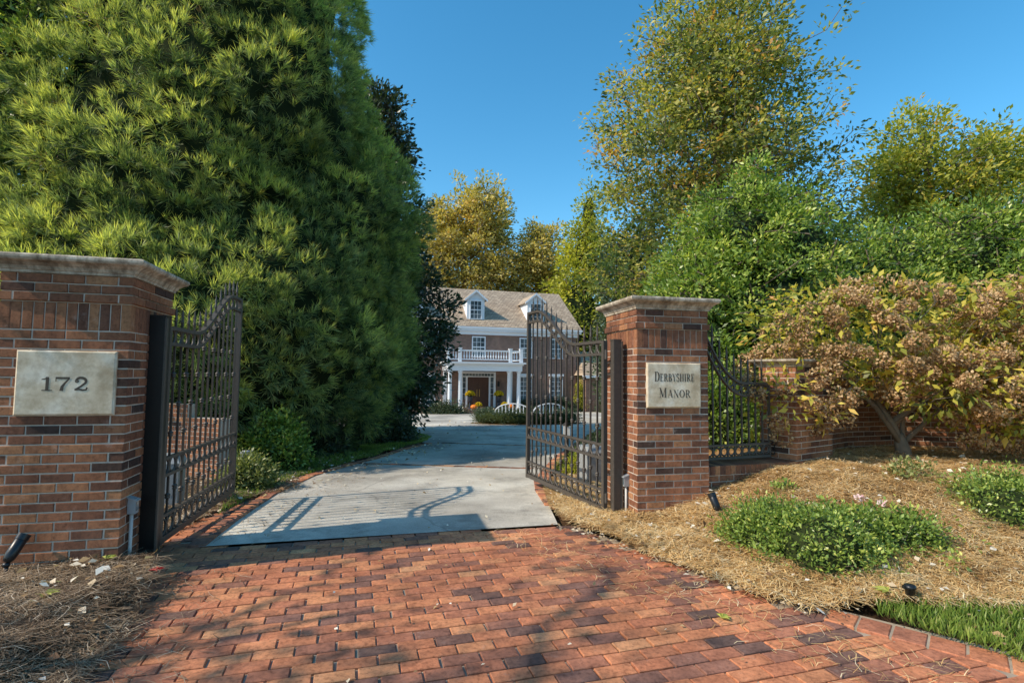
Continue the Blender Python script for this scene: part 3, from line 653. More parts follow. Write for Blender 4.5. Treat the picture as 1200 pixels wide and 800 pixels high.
# letters built from strokes, cap height 1, origin at the left
def arc(cx, cz, rx, rz, a0, a1, n=14): return [(cx+rx*math.cos(math.radians(a0+(a1-a0)*i/n)), cz+rz*math.sin(math.radians(a0+(a1-a0)*i/n))) for i in range(n+1)]
def serif(x, z, w=.30): return [('s', [(x-w/2, z), (x+w/2, z)], .035)]
T1, T0 = .135, .04
GL = {
 'D': (.86, [('s', [(.2, 0), (.2, 1)], T1), ('s', [(.02, .02), (.42, .02)], T0), ('s', [(.02, .98), (.42, .98)], T0), ('b', arc(.38, .5, .38, .48, 90, -90), (T0, .15))]),
 'E': (.72, [('s', [(.2, 0), (.2, 1)], T1), ('s', [(.02, .02), (.62, .02)], T0), ('s', [(.02, .98), (.6, .98)], T0), ('s', [(.2, .52), (.46, .52)], T0), ('s', [(.62, 0), (.62, .24)], .045), ('s', [(.6, .78), (.6, 1)], .045), ('s', [(.46, .42), (.46, .63)], .04)]),
 'R': (.86, [('s', [(.2, 0), (.2, 1)], T1), ('s', [(.04, .02), (.38, .02)], T0), ('s', [(.02, .98), (.4, .98)], T0), ('b', arc(.36, .745, .27, .235, 90, -90), (T0, .14)), ('s', [(.22, .51), (.4, .51)], T0), ('s', [(.42, .52), (.76, .03)], .12), ('s', [(.66, .02), (.86, .02)], T0)]),
 'B': (.76, [('s', [(.2, 0), (.2, 1)], T1), ('s', [(.02, .02), (.4, .02)], T0), ('s', [(.02, .98), (.36, .98)], T0), ('b', arc(.34, .75, .24, .23, 90, -90), (T0, .13)), ('s', [(.22, .52), (.38, .52)], T0), ('b', arc(.36, .27, .3, .25, 90, -90), (T0, .15))]),
 'Y': (.82, [('s', [(.14, .98), (.41, .46)], .12), ('s', [(.68, .98), (.42, .46)], .045), ('s', [(.42, 0), (.42, .48)], T1), ('s', [(0, .98), (.3, .98)], T0), ('s', [(.56, .98), (.82, .98)], T0), ('s', [(.26, .02), (.58, .02)], T0)]),
 'S': (.62, [('b', arc(.31, .75, .22, .23, 20, 270, 16), (.05, .13)), ('b', arc(.31, .26, .24, .26, 90, -160, 16), (.13, .05)), ('s', [(.53, .72), (.53, .98)], .04), ('s', [(.07, .02), (.07, .3)], .04)]),
 'H': (.92, [('s', [(.2, 0), (.2, 1)], T1), ('s', [(.72, 0), (.72, 1)], T1), ('s', [(.2, .52), (.72, .52)], T0)]+serif(.2, .02, .36)+serif(.2, .98, .36)+serif(.72, .02, .36)+serif(.72, .98, .36)),
 'I': (.42, [('s', [(.2, 0), (.2, 1)], T1)]+serif(.2, .02, .36)+serif(.2, .98, .36)),
 'M': (1.06, [('s', [(.18, 0), (.18, .98)], .045), ('s', [(.2, .98), (.52, .06)], .13), ('s', [(.84, .98), (.53, .06)], .045), ('s', [(.86, 0), (.86, 1)], T1)]+serif(.16, .02, .28)+serif(.12, .98, .22)+serif(.86, .02, .32)+serif(.92, .98, .24)),
 'A': (.86, [('s', [(.12, .02), (.41, .98)], .045), ('s', [(.42, 1), (.72, .02)], .135), ('s', [(.2, .34), (.6, .34)], T0)]+serif(.12, .02, .26)+serif(.72, .02, .3)),
 'N': (.92, [('s', [(.18, 0), (.18, .98)], .045), ('s', [(.18, .98), (.74, .02)], .135), ('s', [(.74, 0), (.74, .98)], .045)]+serif(.16, .02, .28)+serif(.12, .98, .24)+serif(.74, .98, .28)),
 'O': (.86, [('b', arc(.42, .5, .36, .46, 90, 450, 30), (.05, .15, 2))]),
 '1': (.62, [('s', [(.34, 0), (.34, 1)], .2), ('s', [(.08, .035), (.6, .035)], .07), ('b', [(.34, .97), (.22, .86), (.06, .82)], (.09, .07))]),
 '7': (.82, [('s', [(.08, .93), (.74, .93)], .15), ('s', [(.06, .68), (.06, 1.0)], .06), ('b', [(.72, .9), (.5, .55), (.38, .3), (.35, .0)], (.08, .24))]),
 '2': (.86, [('b', arc(.40, .70, .25, .26, 175, -35, 16)+[(.4, .32), (.14, .1)], (.13, .19)), ('b', [(.1, .09), (.3, .12), (.5, .06), (.68, .09), (.72, .26)], (.15, .12)), ('b', arc(.2, .7, .07, .07, 0, 360, 10), (.09, .09))]),
}
def write(mb, text, x, z, h, y, track=.08, small=None, wide=1.0):
    for ch in text:
        if ch == ' ': x += h*.5; continue
        hh = h
        if small and ch.islower(): hh = h*small
        gw, strokes = GL[ch.upper()]
        for kind, pts, wd in strokes:
            n = len(pts); P = [Vector((x+p[0]*hh*wide, 0, z+p[1]*hh)) for p in pts]; Ls = []; Rs = []
            for i, p in enumerate(P):
                t = (P[min(i+1, n-1)]-P[max(i-1, 0)]).normalized(); nn = Vector((-t.z, 0, t.x))
                if kind == 's': ww = wd
                elif len(wd) == 3: ww = wd[0]+(wd[1]-wd[0])*abs(math.sin(PI*i/(n-1)*2))**1.5
                elif wd[1] >= wd[0] and pts[0] != pts[-1] and n > 10: ww = wd[0]+(wd[1]-wd[0])*math.sin(PI*i/(n-1))
                else: ww = wd[0]+(wd[1]-wd[0])*i/(n-1)
                Ls.append(p+nn*ww*hh/2); Rs.append(p-nn*ww*hh/2)
            dy = y+random.uniform(-.0003, .0003)
            vs = [(p.x, dy, p.z) for p in Ls]+[(p.x, dy, p.z) for p in Rs]
            mb.add(vs, [(i, n+i, n+i+1, i+1) for i in range(n-1)])
        x += (gw*wide+track)*hh
    return x
def text_w(text, h, track=.08, small=None, wide=1.0):
    return sum((h*.5 if c == ' ' else (GL[c.upper()][0]*wide+track)*(h*small if small and c.islower() else h)) for c in text)
def plaque(label, pillar, x0, lines, z0=1.171, w=.61, h=.46):
    """lines: (text, cap height, z of baseline)"""
    t = thing('stone_plaque', label, 'plaque', (0, 0, 0)); t.matrix_world = pillar.matrix_world.copy()
    t.location = pillar.location; t.rotation_euler = pillar.rotation_euler
    t.location = Matrix.Rotation(pillar.rotation_euler.z, 4, 'Z') @ Vector((x0, -.004, 0))+pillar.location
    mb = MB(); vs = []
    def ring(e, y): return [(-w/2+e, y, z0+e), (w/2-e, y, z0+e), (w/2-e, y, z0+h-e), (-w/2+e, y, z0+h-e)]
    vs = ring(0, .03)+ring(0, -.012)+ring(.012, -.022)
    mb.add(vs, [(3, 2, 1, 0)]+[(b+i, b+(i+1) % 4, b+4+(i+1) % 4, b+4+i) for b in (0, 4) for i in range(4)]+[(8, 9, 10, 11)])
    mb.obj('slab', M['slab'], t)
    for text, hh, zb_, tr, sml, wd in lines:
        m2 = MB(); write(m2, text, -text_w(text, hh, tr, sml, wd)/2+tr*hh/2, zb_, hh, -.0236, tr, sml, wd)
        m2.obj('engraved_lettering', M['engrave'], t)
# left pillar: front right corner near (-2.8,3.9)
PL = thing('gate_pillar', 'tall brick gate pillar on the left with a stone cap, carrying the number plaque', 'pillar', (-2.82, 3.9, 0), math.radians(14.5))
pillar_body(PL, -W_P/2, W_P/2)
PRr = math.radians(12)
PR = thing('gate_pillar', 'tall brick gate pillar on the right with a stone cap, carrying the name plaque', 'pillar', (1.28, 5.42, 0), PRr)
pillar_body(PR, W_P/2, W_P/2)
plaque('square limestone plaque engraved 172 on the left brick pillar', PL, -.375, [('172', .098, 1.345, .1, None, 1.25)])
plaque('limestone plaque engraved with a two line name on the right brick pillar', PR, W_P/2, [('Derbyshire', .1, 1.44, .06, .8, .65), ('Manor', .1, 1.275, .08, .8, .85)])

# ------------------------------------------------------------------ iron gates and fence panels
def S_(t): return t*t*(3-2*t)
def spear(mb, x, z, s=1):
    mb.lathe([(.008, 0), (.017*s, .012), (.010, .022), (.015*s, .034), (.008, .046), (.013*s, .075), (.004, .125), (.0005, .15)], (x, 0, z), 8)
def iron_panel(t, length, n, topf, bands, zbot, mat, rail_top=True, stile0=True, stile1=True, collars=True, rail2=.135, spk=.06, sw=.024):
    """x from hinge(0) to free edge(length)"""
    sp = length/n
    if stile0: m = MB(); m.box(-sw, sw, -sw, sw, zbot, topf(0)+.01); m.obj('stile', mat, t)
    if stile1: m = MB(); m.box(length-sw, length+sw, -sw, sw, zbot, topf(length)+.015); m.obj('stile', mat, t)
    xs = np.linspace(sw if stile0 else 0, length-(sw if stile1 else 0), 41)
    def rail(zf, name='rail', hh=.014, ww=.02):
        m = MB(); vs = []; fs = []
        for x in xs:
            z = zf(x); vs += [(x, -ww, z-hh), (x, ww, z-hh), (x, ww, z+hh), (x, -ww, z+hh)]
        for i in range(len(xs)-1):
            for k in range(4): fs.append((i*4+k, i*4+(k+1) % 4, i*4+4+(k+1) % 4, i*4+4+k))
        fs += [(3, 2, 1, 0), tuple(len(vs)-4+k for k in range(4))]; m.add(vs, fs); m.obj(name, mat, t)
    rail(topf, 'top_rail', .016, .024)
    if rail2: rail(lambda x: topf(x)-rail2, 'rail')
    for b0, b1 in bands:
        rail(lambda x: b1, 'rail', .012, .018); rail(lambda x: b0, 'rail' if b0 > zbot+.05 else 'bottom_rail', .014 if b0 > .2 else .026, .022)
    for i in range(1, n):
        x = i*sp; zt = topf(x)+spk
        m = MB(); m.box(x-.0085, x+.0085, -.0085, .0085, zbot+.03, zt+.004)
        p = m.obj('picket', mat, t)
        f = MB(); spear(f, x, zt); f.obj('finial', mat, p, True)
        if collars:
            hs = (1.99, 1.46, .95, .42) if i % 2 else (1.72, 1.2, .47)
            for z in hs:
                c = MB()
                if z < topf(x)-.2: c.lathe([(.009, 0), (.019, .006), (.022, .016), (.013, .02), (.024, .03), (.024, .04), (.013, .047), (.009, .055)], (x, 0, z-.027), 8)
                if c.v: c.obj('collar', mat, p, True)
    rr = MB()
    for i in range(n):
        x = (i+.5)*sp; rd = min(sp/2-.008, .064)
        for b0, b1 in bands:
            r_ = MB(); r_.torus((x, 0, (b0+b1)/2), min(rd, (b1-b0)/2-.006), .010); r_.obj('ring', mat, t, True)
        if rail2:
            r_ = MB(); r_.torus((x, 0, topf(x)-rail2/2), min(rd, rail2/2-.004), .010); r_.obj('ring', mat, t, True)
GW = 2.02
def gtop(x): return 1.86+.51*S_(min(1, max(0, (x/GW-.30)/.56)))
def gate(label, hinge, free, mat, zrel=0):
    ang = math.atan2(free[1]-hinge[1], free[0]-hinge[0])
    t = thing('iron_gate', label, 'gate', (hinge[0], hinge[1], zrel), ang, None)
    iron_panel(t, GW, 14, gtop, [(.075, .27), (.61, .75)], .045, mat)
    for z in (.2, 1.72):
        m = MB(); m.tube([(-.035, 0, z-.05), (-.035, 0, z+.05)], .016, 10); m.box(-.035, -.02, -.01, .01, z-.03, z+.03); m.obj('hinge', mat, t)
    return t
gate('open wrought iron gate leaf hung from the left pillar', (-2.93, 4.50), (-3.35, 6.47), M['iron'])
gate('open wrought iron gate leaf hung from the right pillar, house seen through it', (1.0, 5.72), (.245, 7.59), M['iron'])
def post(label, x, y, ang, w, h, mat):
    t = thing('gate_post', label, 'post', (x, y, 0), ang)
    m = MB(); m.box(-w/2, w/2, -w/2, w/2, -.1, h); m.obj('tube', mat, t)
    m = MB(); m.box(-w/2-.006, w/2+.006, -w/2-.006, w/2+.006, h, h+.012); m.obj('lid', mat, t)
    m = MB(); m.box(w/2, w/2+.012, -w/2-.015, -w/2+.03, .0, h-.01); m.box(-w/2-.012, -w/2, -w/2-.015, -w/2+.03, .0, h-.01); m.obj('edge_strip', M['iron'], t)
post('wide black steel post carrying the left gate leaf', -2.87, 4.30, A16, .115, 1.93, M['ironblack'])
post('slim bronze steel post carrying the right gate leaf', 1.115, 5.67, A16, .085, 1.87, M['iron'])
# fence panel on the low wall, and the matching one left of the left pillar
def ftop(L_): return lambda x: 1.42+.55*(1-min(1, x/(.62*L_)))**2
def fence(label, a, b, mirror=False):
    L_ = math.dist(a, b); t = thing('iron_fence_panel', label, 'fence', (*a, 0), math.atan2(b[1]-a[1], b[0]-a[0]))
    iron_panel(t, L_, 9, ftop(L_), [(.58, .72)], .56, M['iron'], stile0=True, stile1=True, collars=False, rail2=.14, spk=.16, sw=.012)
    m = MB()
    for k in range(2):
        c = (L_+.05, 0, .62+k*.07); m.torus((c[0], 0, c[2]), .032, .006)
    m.obj('scroll', M['ironblack'], t, True)
fence('black iron fence panel with a swooping top between the right pillar and the small pier', (2.17, 5.95), (3.04, 6.28))
fence('sliver of black iron fence at the far left edge behind the left pillar', (-3.72, 4.02), (-4.6, 3.8))

# ------------------------------------------------------------------ low brick walls
def wall_run(mb, core, a, b, z0, z1, th=.2, odd0=0, rowlock=False):
    a = np.array(a, float); b = np.array(b, float); L_ = np.linalg.norm(b-a); ang = math.atan2(b[1]-a[1], b[0]-a[0])
    m = Matrix.Translation((a[0], a[1], 0)) @ Matrix.Rotation(ang, 4, 'Z')
    top = z1-(.1 if rowlock else 0); k = 0; z = z0
    n = max(1, round(L_/BL)); st = L_/n
    while z+BH <= top+.01:
        for side in (0, 1):
            mm = m if side == 0 else m @ Matrix.Translation((L_, th, 0)) @ Matrix.Rotation(PI, 4, 'Z')
            for q in range(n+1):
                x0 = q*st-(st/2 if (k+side) % 2 else 0); x1 = x0+st; x0 = max(0, x0); x1 = min(L_, x1)
                if x1-x0 > .03: mb.brick(x0+MG, x1-MG, 0, .08, z+MG, z+BH-MG, brnd(), mm)
        z += BH; k += 1
    core.box(0, L_, .006, th-.006, z0-.3, z-.004, m=m)
    if rowlock:
        nn = round(L_/BH); s2 = L_/nn
        for q in range(nn): mb.brick(q*s2+.003, (q+1)*s2-.003, -.008, th+.016, z+.003, z+.1, brnd(), m)
        core.box(0, L_, 0, th, z-.004, z+.092, m=m)
def wall_thing(label, runs, z0, z1s, th=.2, rowlock=False, cap=None):
    t = thing('brick_wall', label, 'wall', (*runs[0], 0)); mb = MB(); core = MB(); o = Vector((*runs[0], 0))
    for i in range(len(runs)-1):
        a = (runs[i][0]-o.x, runs[i][1]-o.y); b = (runs[i+1][0]-o.x, runs[i+1][1]-o.y)
        wall_run(mb, core, a, b, z0, z1s[i] if hasattr(z1s, '__len__') else z1s, th, i, rowlock)
    mb.obj('brickwork', M['brick'], t); core.obj('mortar', M['mortar'], t)
    if cap:
        c = MB()
        for i in range(len(runs)-1):
            a = np.array(runs[i])-np.array(o[:2]); b = np.array(runs[i+1])-np.array(o[:2]); L_ = np.linalg.norm(b-a)
            m = Matrix.Translation((a[0], a[1], z0+round((z1s-z0)/BH)*BH+.002*i)) @ Matrix.Rotation(math.atan2(b[1]-a[1], b[0]-a[0]), 4, 'Z')
            c.box(-.01, L_+.01, -.05, th+.05, .0, .06, m=m); c.box(-.005, L_+.005, -.025, th+.025, -.02, 0, m=m)
        c.obj('coping', M['stone'], t)
    return t
wall_thing('low brick wall with rowlock top under the right iron fence panel', [(2.06, 5.70), (3.35, 6.13)], .1, .53, .36, True)
# small pier
t = thing('brick_pier', 'small brick pier with stone cap at the end of the iron fence by the shrub', 'pier', (3.29, 6.14, 0), math.radians(33))
mb = MB(); z = .2
for k in range(21): course(mb, .8128, .46, z, bool(k % 2)); z += BH
o = mb.obj('brickwork', M['brick'], t); o.location = (.4064, .23, 0)
m2 = MB(); m2.box(-.4, .4, -.224, .224, -.1, z-.001); o = m2.obj('mortar', M['mortar'], t); o.location = (.4064, .23, 0)
o = cap_mesh(.8128, .46, [(p[0]*.85 if p[0] > 0 else -.2, p[1]*.7) for p in CAPPROF]).obj('cap', M['stone'], t); o.location = (.4064, .23, z)
wall_thing('curved brick garden wall with stone coping behind the brown shrub', [(4.02, 6.95), (4.7, 7.45), (5.5, 7.72), (6.3, 7.55), (7.0, 7.05), (7.7, 6.3)], .2, 1.7, .22, False, True)
wall_thing('stepped brick wall seen through the left gate', [(-6.6, 8.3), (-5.6, 8.25), (-4.95, 8.15), (-4.35, 7.95)], -.1, [1.12, 1.0, .8], .2, False)

# ------------------------------------------------------------------ small fixtures
def spotlight(label, x, y, z, tilt, az_, s=1):
    t = thing('spotlight', label, 'spotlight', (x, y, z))
    m = MB(); m.tube([(0, 0, -.1), (0, 0, .03*s)], .011, 8); m.tube([(0, 0, .02), (0, 0, .045)], .02, 8); m.obj('stake', M['blackplastic'], t, True)
    d = Vector((math.sin(tilt)*math.cos(az_), math.sin(tilt)*math.sin(az_), math.cos(tilt))); p = Vector((0, 0, .05))
    m = MB(); m.tube([p-d*.0, p+d*.02, p+d*.05*s, p+d*.135*s, p+d*.14*s], [.02, .032, .036, .036, .032], 16, cap=True); m.obj('housing', M['blackplastic'], t, True)
    m = MB(); m.tube([p+d*.138*s, p+d*.175*s], [.039, .040], 16, cap=False); m.obj('hood', M['blackplastic'], t, True)
    m = MB(); m.tube([p+d*.14*s, p+d*.145*s], [.03, .03], 14); m.obj('lens', M['glass'], t)
spotlight('black bullet spotlight aimed at the right pillar', 1.98, 5.12, .17, .42, 2.3, 1.0)
spotlight('black bullet spotlight in the mulch before the left pillar', -3.36, 3.62, .16, .55, 1.3, 1.05)
t = thing('irrigation_riser', 'short black plastic riser standing at the grass edge', 'riser', (2.62, 3.55, .03))
m = MB(); m.lathe([(.028, 0), (.028, .10), (.036, .102), (.036, .115), (.030, .125), (.012, .128)], (0, 0, 0), 16); m.obj('body', M['blackplastic'], t, True)
m = MB(); m.box(-.045, -.02, -.012, .012, .1, .118); m.obj('nozzle', M['blackplastic'], t)
def sensor(label, pillar, off, rz, z):
    t = thing('gate_sensor', label, 'sensor', pillar.location+Matrix.Rotation(pillar.rotation_euler.z, 4, 'Z') @ Vector((*off, 0)), pillar.rotation_euler.z+rz)
    m = MB(); m.box(-.03, .03, -.055, -.002, z, z+.11); m.add([(-.036, -.065, z+.1), (.036, -.065, z+.1), (.036, 0, z+.125), (-.036, 0, z+.125), (-.036, -.065, z+.09), (.036, -.065, z+.09), (.036, 0, z+.115), (-.036, 0, z+.115)], [(0, 1, 2, 3), (7, 6, 5, 4), (0, 4, 5, 1), (1, 5, 6, 2), (2, 6, 7, 3), (3, 7, 4, 0)])
    m.obj('housing', M['greybox'], t)
    m = MB(); m.box(-.02, .02, -.058, -.054, z+.02, z+.085); m.obj('lens', M['glass'], t)
    m = MB(); m.tube([(0, -.022, z), (0, -.022, .1), (0, -.024, .07), (.008, -.03, .045), (.03, -.035, .04), (.06, -.035, .04)], .0125, 10); m.obj('conduit', M['pvc'], t, True)
sensor('grey photo sensor with white curved conduit on the left pillar', PL, (0, .13), PI/2, .43)
sensor('pale photo sensor with straight white conduit on the right pillar', PR, (0, .22), -PI/2, .34)
def ubox(label, x, y, w, d, h, z=0):
    t = thing('gate_operator_box', label, 'utility box', (x, y, float(gz(x, y))+z), .3)
    m = MB(); m.box(-w/2, w/2, -d/2, d/2, 0, h*.85); m.obj('body', M['greybox'], t)
    m = MB(); m.add([(-w/2-.01, -d/2-.01, h*.85), (w/2+.01, -d/2-.01, h*.85), (w/2+.01, d/2+.01, h*.85), (-w/2-.01, d/2+.01, h*.85), (-w/2+.03, -d/2+.03, h), (w/2-.03, -d/2+.03, h), (w/2-.03, d/2-.03, h), (-w/2+.03, d/2-.03, h)],
          [(3, 2, 1, 0), (4, 5, 6, 7), (0, 1, 5, 4), (1, 2, 6, 5), (2, 3, 7, 6), (3, 0, 4, 7)]); m.obj('lid', M['greybox'], t)
    m = MB(); m.box(-w/2+.05, w/2-.05, -d/2-.004, -d/2, h*.25, h*.6); m.obj('door', M['greybox'], t)
ubox('grey gate motor box behind the left gate', -4.05, 6.3, .34, .3, .6)
ubox('pale grey gate motor box behind the right gate', 1.22, 7.7, .42, .36, .55, .02)
t = thing('path_light', 'small lantern on a short dark post beside the drive behind the right gate', 'lamp', (.98, 9.4, -.2))
m = MB(); m.box(-.035, .035, -.035, .035, 0, .62); m.obj('post', M['ironblack'], t)
m = MB(); m.box(-.055, .055, -.055, .055, .62, .8); m.obj('lantern', M['pvc'], t)
m = MB(); m.lathe([(.09, .8), (.02, .87)], (0, 0, 0), 4); m.obj('roof', M['ironblack'], t)
t = thing('flood_light', 'small grey flood light on a stake behind the variegated bush', 'lamp', (-3.95, 8.0, 0))
m = MB(); m.tube([(0, 0, -.2), (0, 0, .18)], .012, 8); m.obj('stake', M['blackplastic'], t)
m = MB(); m.lathe([(.05, .17), (.075, .2), (.085, .3), (.088, .31)], (0, 0, 0), 14); m.obj('housing', M['greybox'], t, True)

# ------------------------------------------------------------------ great conifer on the left
def conifer():
    base = (-7.25, 13.0, -.35); H = 20.0
    t = thing('conifer_tree', 'huge soft green conifer with hanging plumes filling the left behind the gate', 'tree', base)
    def Rz(z): return 4.6*np.clip(1-(np.maximum(z, 2.5)-2.5)/(H-2.5), 0, 1)**.82*(1-.24*sm((2.6-z)/2.4))
    r = np.random.default_rng(11)
    cam_th = math.atan2(-13, 7.25)
    def surf(th, z):
        d = np.column_stack([np.cos(th), np.sin(th), z*.25])
        return Rz(z)*(.93+.12*lobes(d*1.6, 21))
    nb = 3000; z = .75+(H-.75)*r.random(nb*3)**1.05; k = (r.random(nb*3) < Rz(z)/4.9) & (z < 14.5); z = z[k][:nb]; nb = len(z)
    th = np.where(r.random(nb) < .7, cam_th+r.normal(0, 1.1, nb), r.uniform(0, 2*PI, nb))
    # thin out boughs that crowd each other so each keeps its own outline
    P0 = np.column_stack([np.cos(th)*surf(th, z), np.sin(th)*surf(th, z), z]); keep = []
    for i in range(nb):
        if all(((P0[i]-P0[j])**2).sum() > .60**2 for j in keep): keep.append(i)
    z = z[keep]; th = th[keep]; P0 = P0[keep]; nb = len(z)
    out = unit(np.column_stack([np.cos(th), np.sin(th), .12+0*z]))
    push = r.uniform(-.12, .38, nb); P0 = P0+out*push[:, None]; P0[:, 2] += .06
    bb = r.normal(0, .10, nb)+.38*(push-.13)  # set-back boughs darker, shaded gaps put into the colour
    per = 10; bi = np.repeat(np.arange(nb), per); n = len(bi)
    tang = unit(np.cross(out, [0, 0, 1.])); upv = np.cross(tang, out)
    q = r.random(n)**.5; ph = r.uniform(0, 2*PI, n); br_ = r.uniform(.42, .72, nb)[bi]
    a1 = q*np.cos(ph); a2 = q*np.sin(ph)
    B = P0[bi]+tang[bi]*(a1*br_)[:, None]+upv[bi]*(a2*br_*1.15)[:, None]+out[bi]*((np.sqrt(np.maximum(0, 1-q*q))*.42-.12))[:, None]
    low = np.clip((3-z)/3, 0, 1)[bi]
    Dp = unit(out[bi]*.8+tang[bi]*(a1*.8)[:, None]+upv[bi]*(a2*.8+.38-.7*low)[:, None]+r.normal(0, .18, (n, 3)))
    bright = bb[bi]+.16*a2+r.normal(0, .06, n)-.10*(q-.6)  # bough tops lighter, undersides and rims darker: shading painted into the needles
    # plume -> tufts -> needles fanning out from the tuft's foot
    ks = 7; kn = 15
    Rp = r.uniform(.22, .40, n)
    pi = np.repeat(np.arange(n), ks)
    o3 = unit(Dp[pi]*.9+r.normal(size=(n*ks, 3))*.75); rr3 = Rp[pi]*r.uniform(.25, 1.0, n*ks)
    S0 = B[pi]+o3*rr3[:, None]; S0[:, 2] -= .25*rr3
    Ds = unit(Dp[pi]*.8+o3*.8+np.array([0, 0, .05])+r.normal(0, .2, (n*ks, 3)))
    tb = r.normal(0, .07, n*ks)
    si = np.repeat(np.arange(n*ks), kn); tn = r.random(len(si)); m = len(si)
    Dn = unit(Ds[si]+r.normal(0, .42, (m, 3)))
    P = S0[si]+Ds[si]*(tn*.07)[:, None]
    Ln = r.uniform(.13, .28, m); Wn = r.uniform(.009, .016, m)
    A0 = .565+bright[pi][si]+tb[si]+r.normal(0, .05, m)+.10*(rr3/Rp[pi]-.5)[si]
    A = np.stack([A0-.22, A0+.02, A0+.34, A0+.02], 1)  # needle feet dark, tips light, highlights put into the colour
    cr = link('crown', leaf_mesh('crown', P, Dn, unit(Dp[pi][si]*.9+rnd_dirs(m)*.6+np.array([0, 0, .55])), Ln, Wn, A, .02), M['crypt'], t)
    C = B[r.random(n) < .012]; leafcloud('dead_sprays', C, unit(C*[1, 1, 0]+[0, 0, .01]), 60, .3, .13, M['brownleaf'], t, 4, aspect=.12)
    # added opaque core: blocks the sky, inner shade put into its dark colour
    u = np.linspace(0, 2*PI, 64, endpoint=False); zz = np.linspace(.75, H-1, 60)
    U, Z = np.meshgrid(u, zz, indexing='ij'); dd = np.stack([np.cos(U), np.sin(U), Z*.25], -1).reshape(-1, 3)
    rr_ = (Rz(Z.ravel())*(.87+.12*lobes(dd*1.6, 21)+.03*np.sin(U.ravel()*23+Z.ravel()*5)))
    V = np.column_stack([np.cos(U.ravel())*rr_, np.sin(U.ravel())*rr_, Z.ravel()])
    i, j = np.meshgrid(np.arange(64), np.arange(59), indexing='ij'); i = i.ravel(); j = j.ravel()
    Q = np.stack([i*60+j, ((i+1) % 64)*60+j, ((i+1) % 64)*60+j+1, i*60+j+1], 1)
    link('dark_core', quads_mesh('dark_core', V, Q), M['inner'], cr, None, True)
    mb = MB(); mb.tube([(0, 0, -.3), (.03, 0, 3), (0, .05, 8), (0, 0, H)], [.45, .36, .25, .03], 12)
    for k in range(26):
        a = r.uniform(cam_th-1.3, cam_th+1.3); z_ = r.uniform(.2, 2.4); l = r.uniform(2.2, 3.7)
        mb.tube([(0, 0, z_+.6), (math.cos(a)*l*.5, math.sin(a)*l*.5, z_+.45), (math.cos(a)*l, math.sin(a)*l, z_*.6+.1)], [.06, .035, .01], 5)
    mb.obj('trunk', M['bark'], t, True)
    return t
conifer()

# ------------------------------------------------------------------ broadleaf trees
tree('evergreen_tree', 'glossy bright leaved evergreen at the upper left corner', 'tree', (-11.5, 11.0, .1), [(0, 0, 0), (.1, 0, 3), (0, .1, 7), (0, 0, 10)],
     [((0, 0, 3.5), (2.2, 2.0, 3.6)), ((.1, -.1, 7.8), (2.3, 2.0, 4.0))], 900, 60, .6, .13, 'holly', seed=5, inner=.7, core=.62, r0=.16, bias=.02)
tree('magnolia_tree', 'dark leaved magnolia overlapping the left side of the house', 'tree', (-4.65, 19.2, -.6), [(0, 0, 0), (0, 0, 5), (0, 0, 12)],
     [((0, 0, 3.2), (2.15, 2.0, 3.3)), ((-.45, 0, 7.0), (1.5, 1.6, 4.0)), ((-.6, 0, 9.8), (1.1, 1.1, 3.0))], 900, 55, .6, .19, 'magnolia', seed=8, core=.6, inner=.6, r0=.16)
tree('oak_tree', 'tall airy oak with yellowing leaves rising above the right pillar', 'tree', (7.8, 20.2, -.4), [(0, 0, 0), (.1, 0, 4), (.2, .1, 9), (.1, 0, 14), (0, 0, 17.5)],
     [((.2, 0, 10.4), (4.6, 4.2, 4.6)), ((.3, 0, 14.8), (2.7, 2.6, 3.6)), ((-1.9, -.4, 6.4), (2.9, 2.8, 3.2)), ((-.4, 0, 12.4), (3.6, 3.4, 3.6)), ((2.6, 0, 7.6), (2.6, 2.5, 3.0))], 1600, 36, .62, .19, 'oak', bark='bark', r0=.2, seed=14, inner=.15, lump=.3, aspect=.5, flat=.55, cvar=.45, bias=.0, rmin=.012)
tree('evergreen_tree', 'rounded dense green evergreen just right of the right pillar', 'tree', (5.1, 10.9, .3), [(0, 0, 0), (0, 0, 2), (0, 0, 4.8)],
     [((.1, 0, 2.0), (2.3, 1.9, 2.2)), ((-.5, 0, 3.7), (1.15, 1.2, 1.5)), ((.75, .1, 3.4), (1.1, 1.1, 1.6)), ((-1.3, -.3, 2.7), (.9, .9, 1.3)), ((1.7, 0, 3.0), (.9, .9, 1.2)), ((-1.7, -.9, 1.3), (1.1, 1.0, 1.7)), ((-.1, 0, 4.7), (.6, .6, .9))], 1250, 66, .36, .1, 'holly', seed=21, aspect=.42, inner=.72, lump=.24, core=.62, cvar=.4, r0=.12, bias=.06)
tree('evergreen_tree', 'broad green evergreen behind the brown shrub at the right edge', 'tree', (9.6, 11.4, .4), [(0, 0, 0), (0, 0, 2), (0, 0, 4.4)],
     [((.2, 0, 1.9), (2.9, 2.0, 2.3)), ((-1.9, 0, 1.9), (1.7, 1.6, 1.9)), ((-1.2, 0, 3.3), (.9, .9, 1.2)), ((.2, 0, 3.6), (1.2, 1.2, 1.4)), ((1.8, 0, 3.4), (1.4, 1.4, 1.4)), ((-2.7, 0, 2.9), (.7, .7, 1.0))], 1350, 66, .38, .1, 'holly', seed=23, aspect=.42, inner=.72, lump=.24, core=.62, cvar=.4, r0=.12, bias=.06)
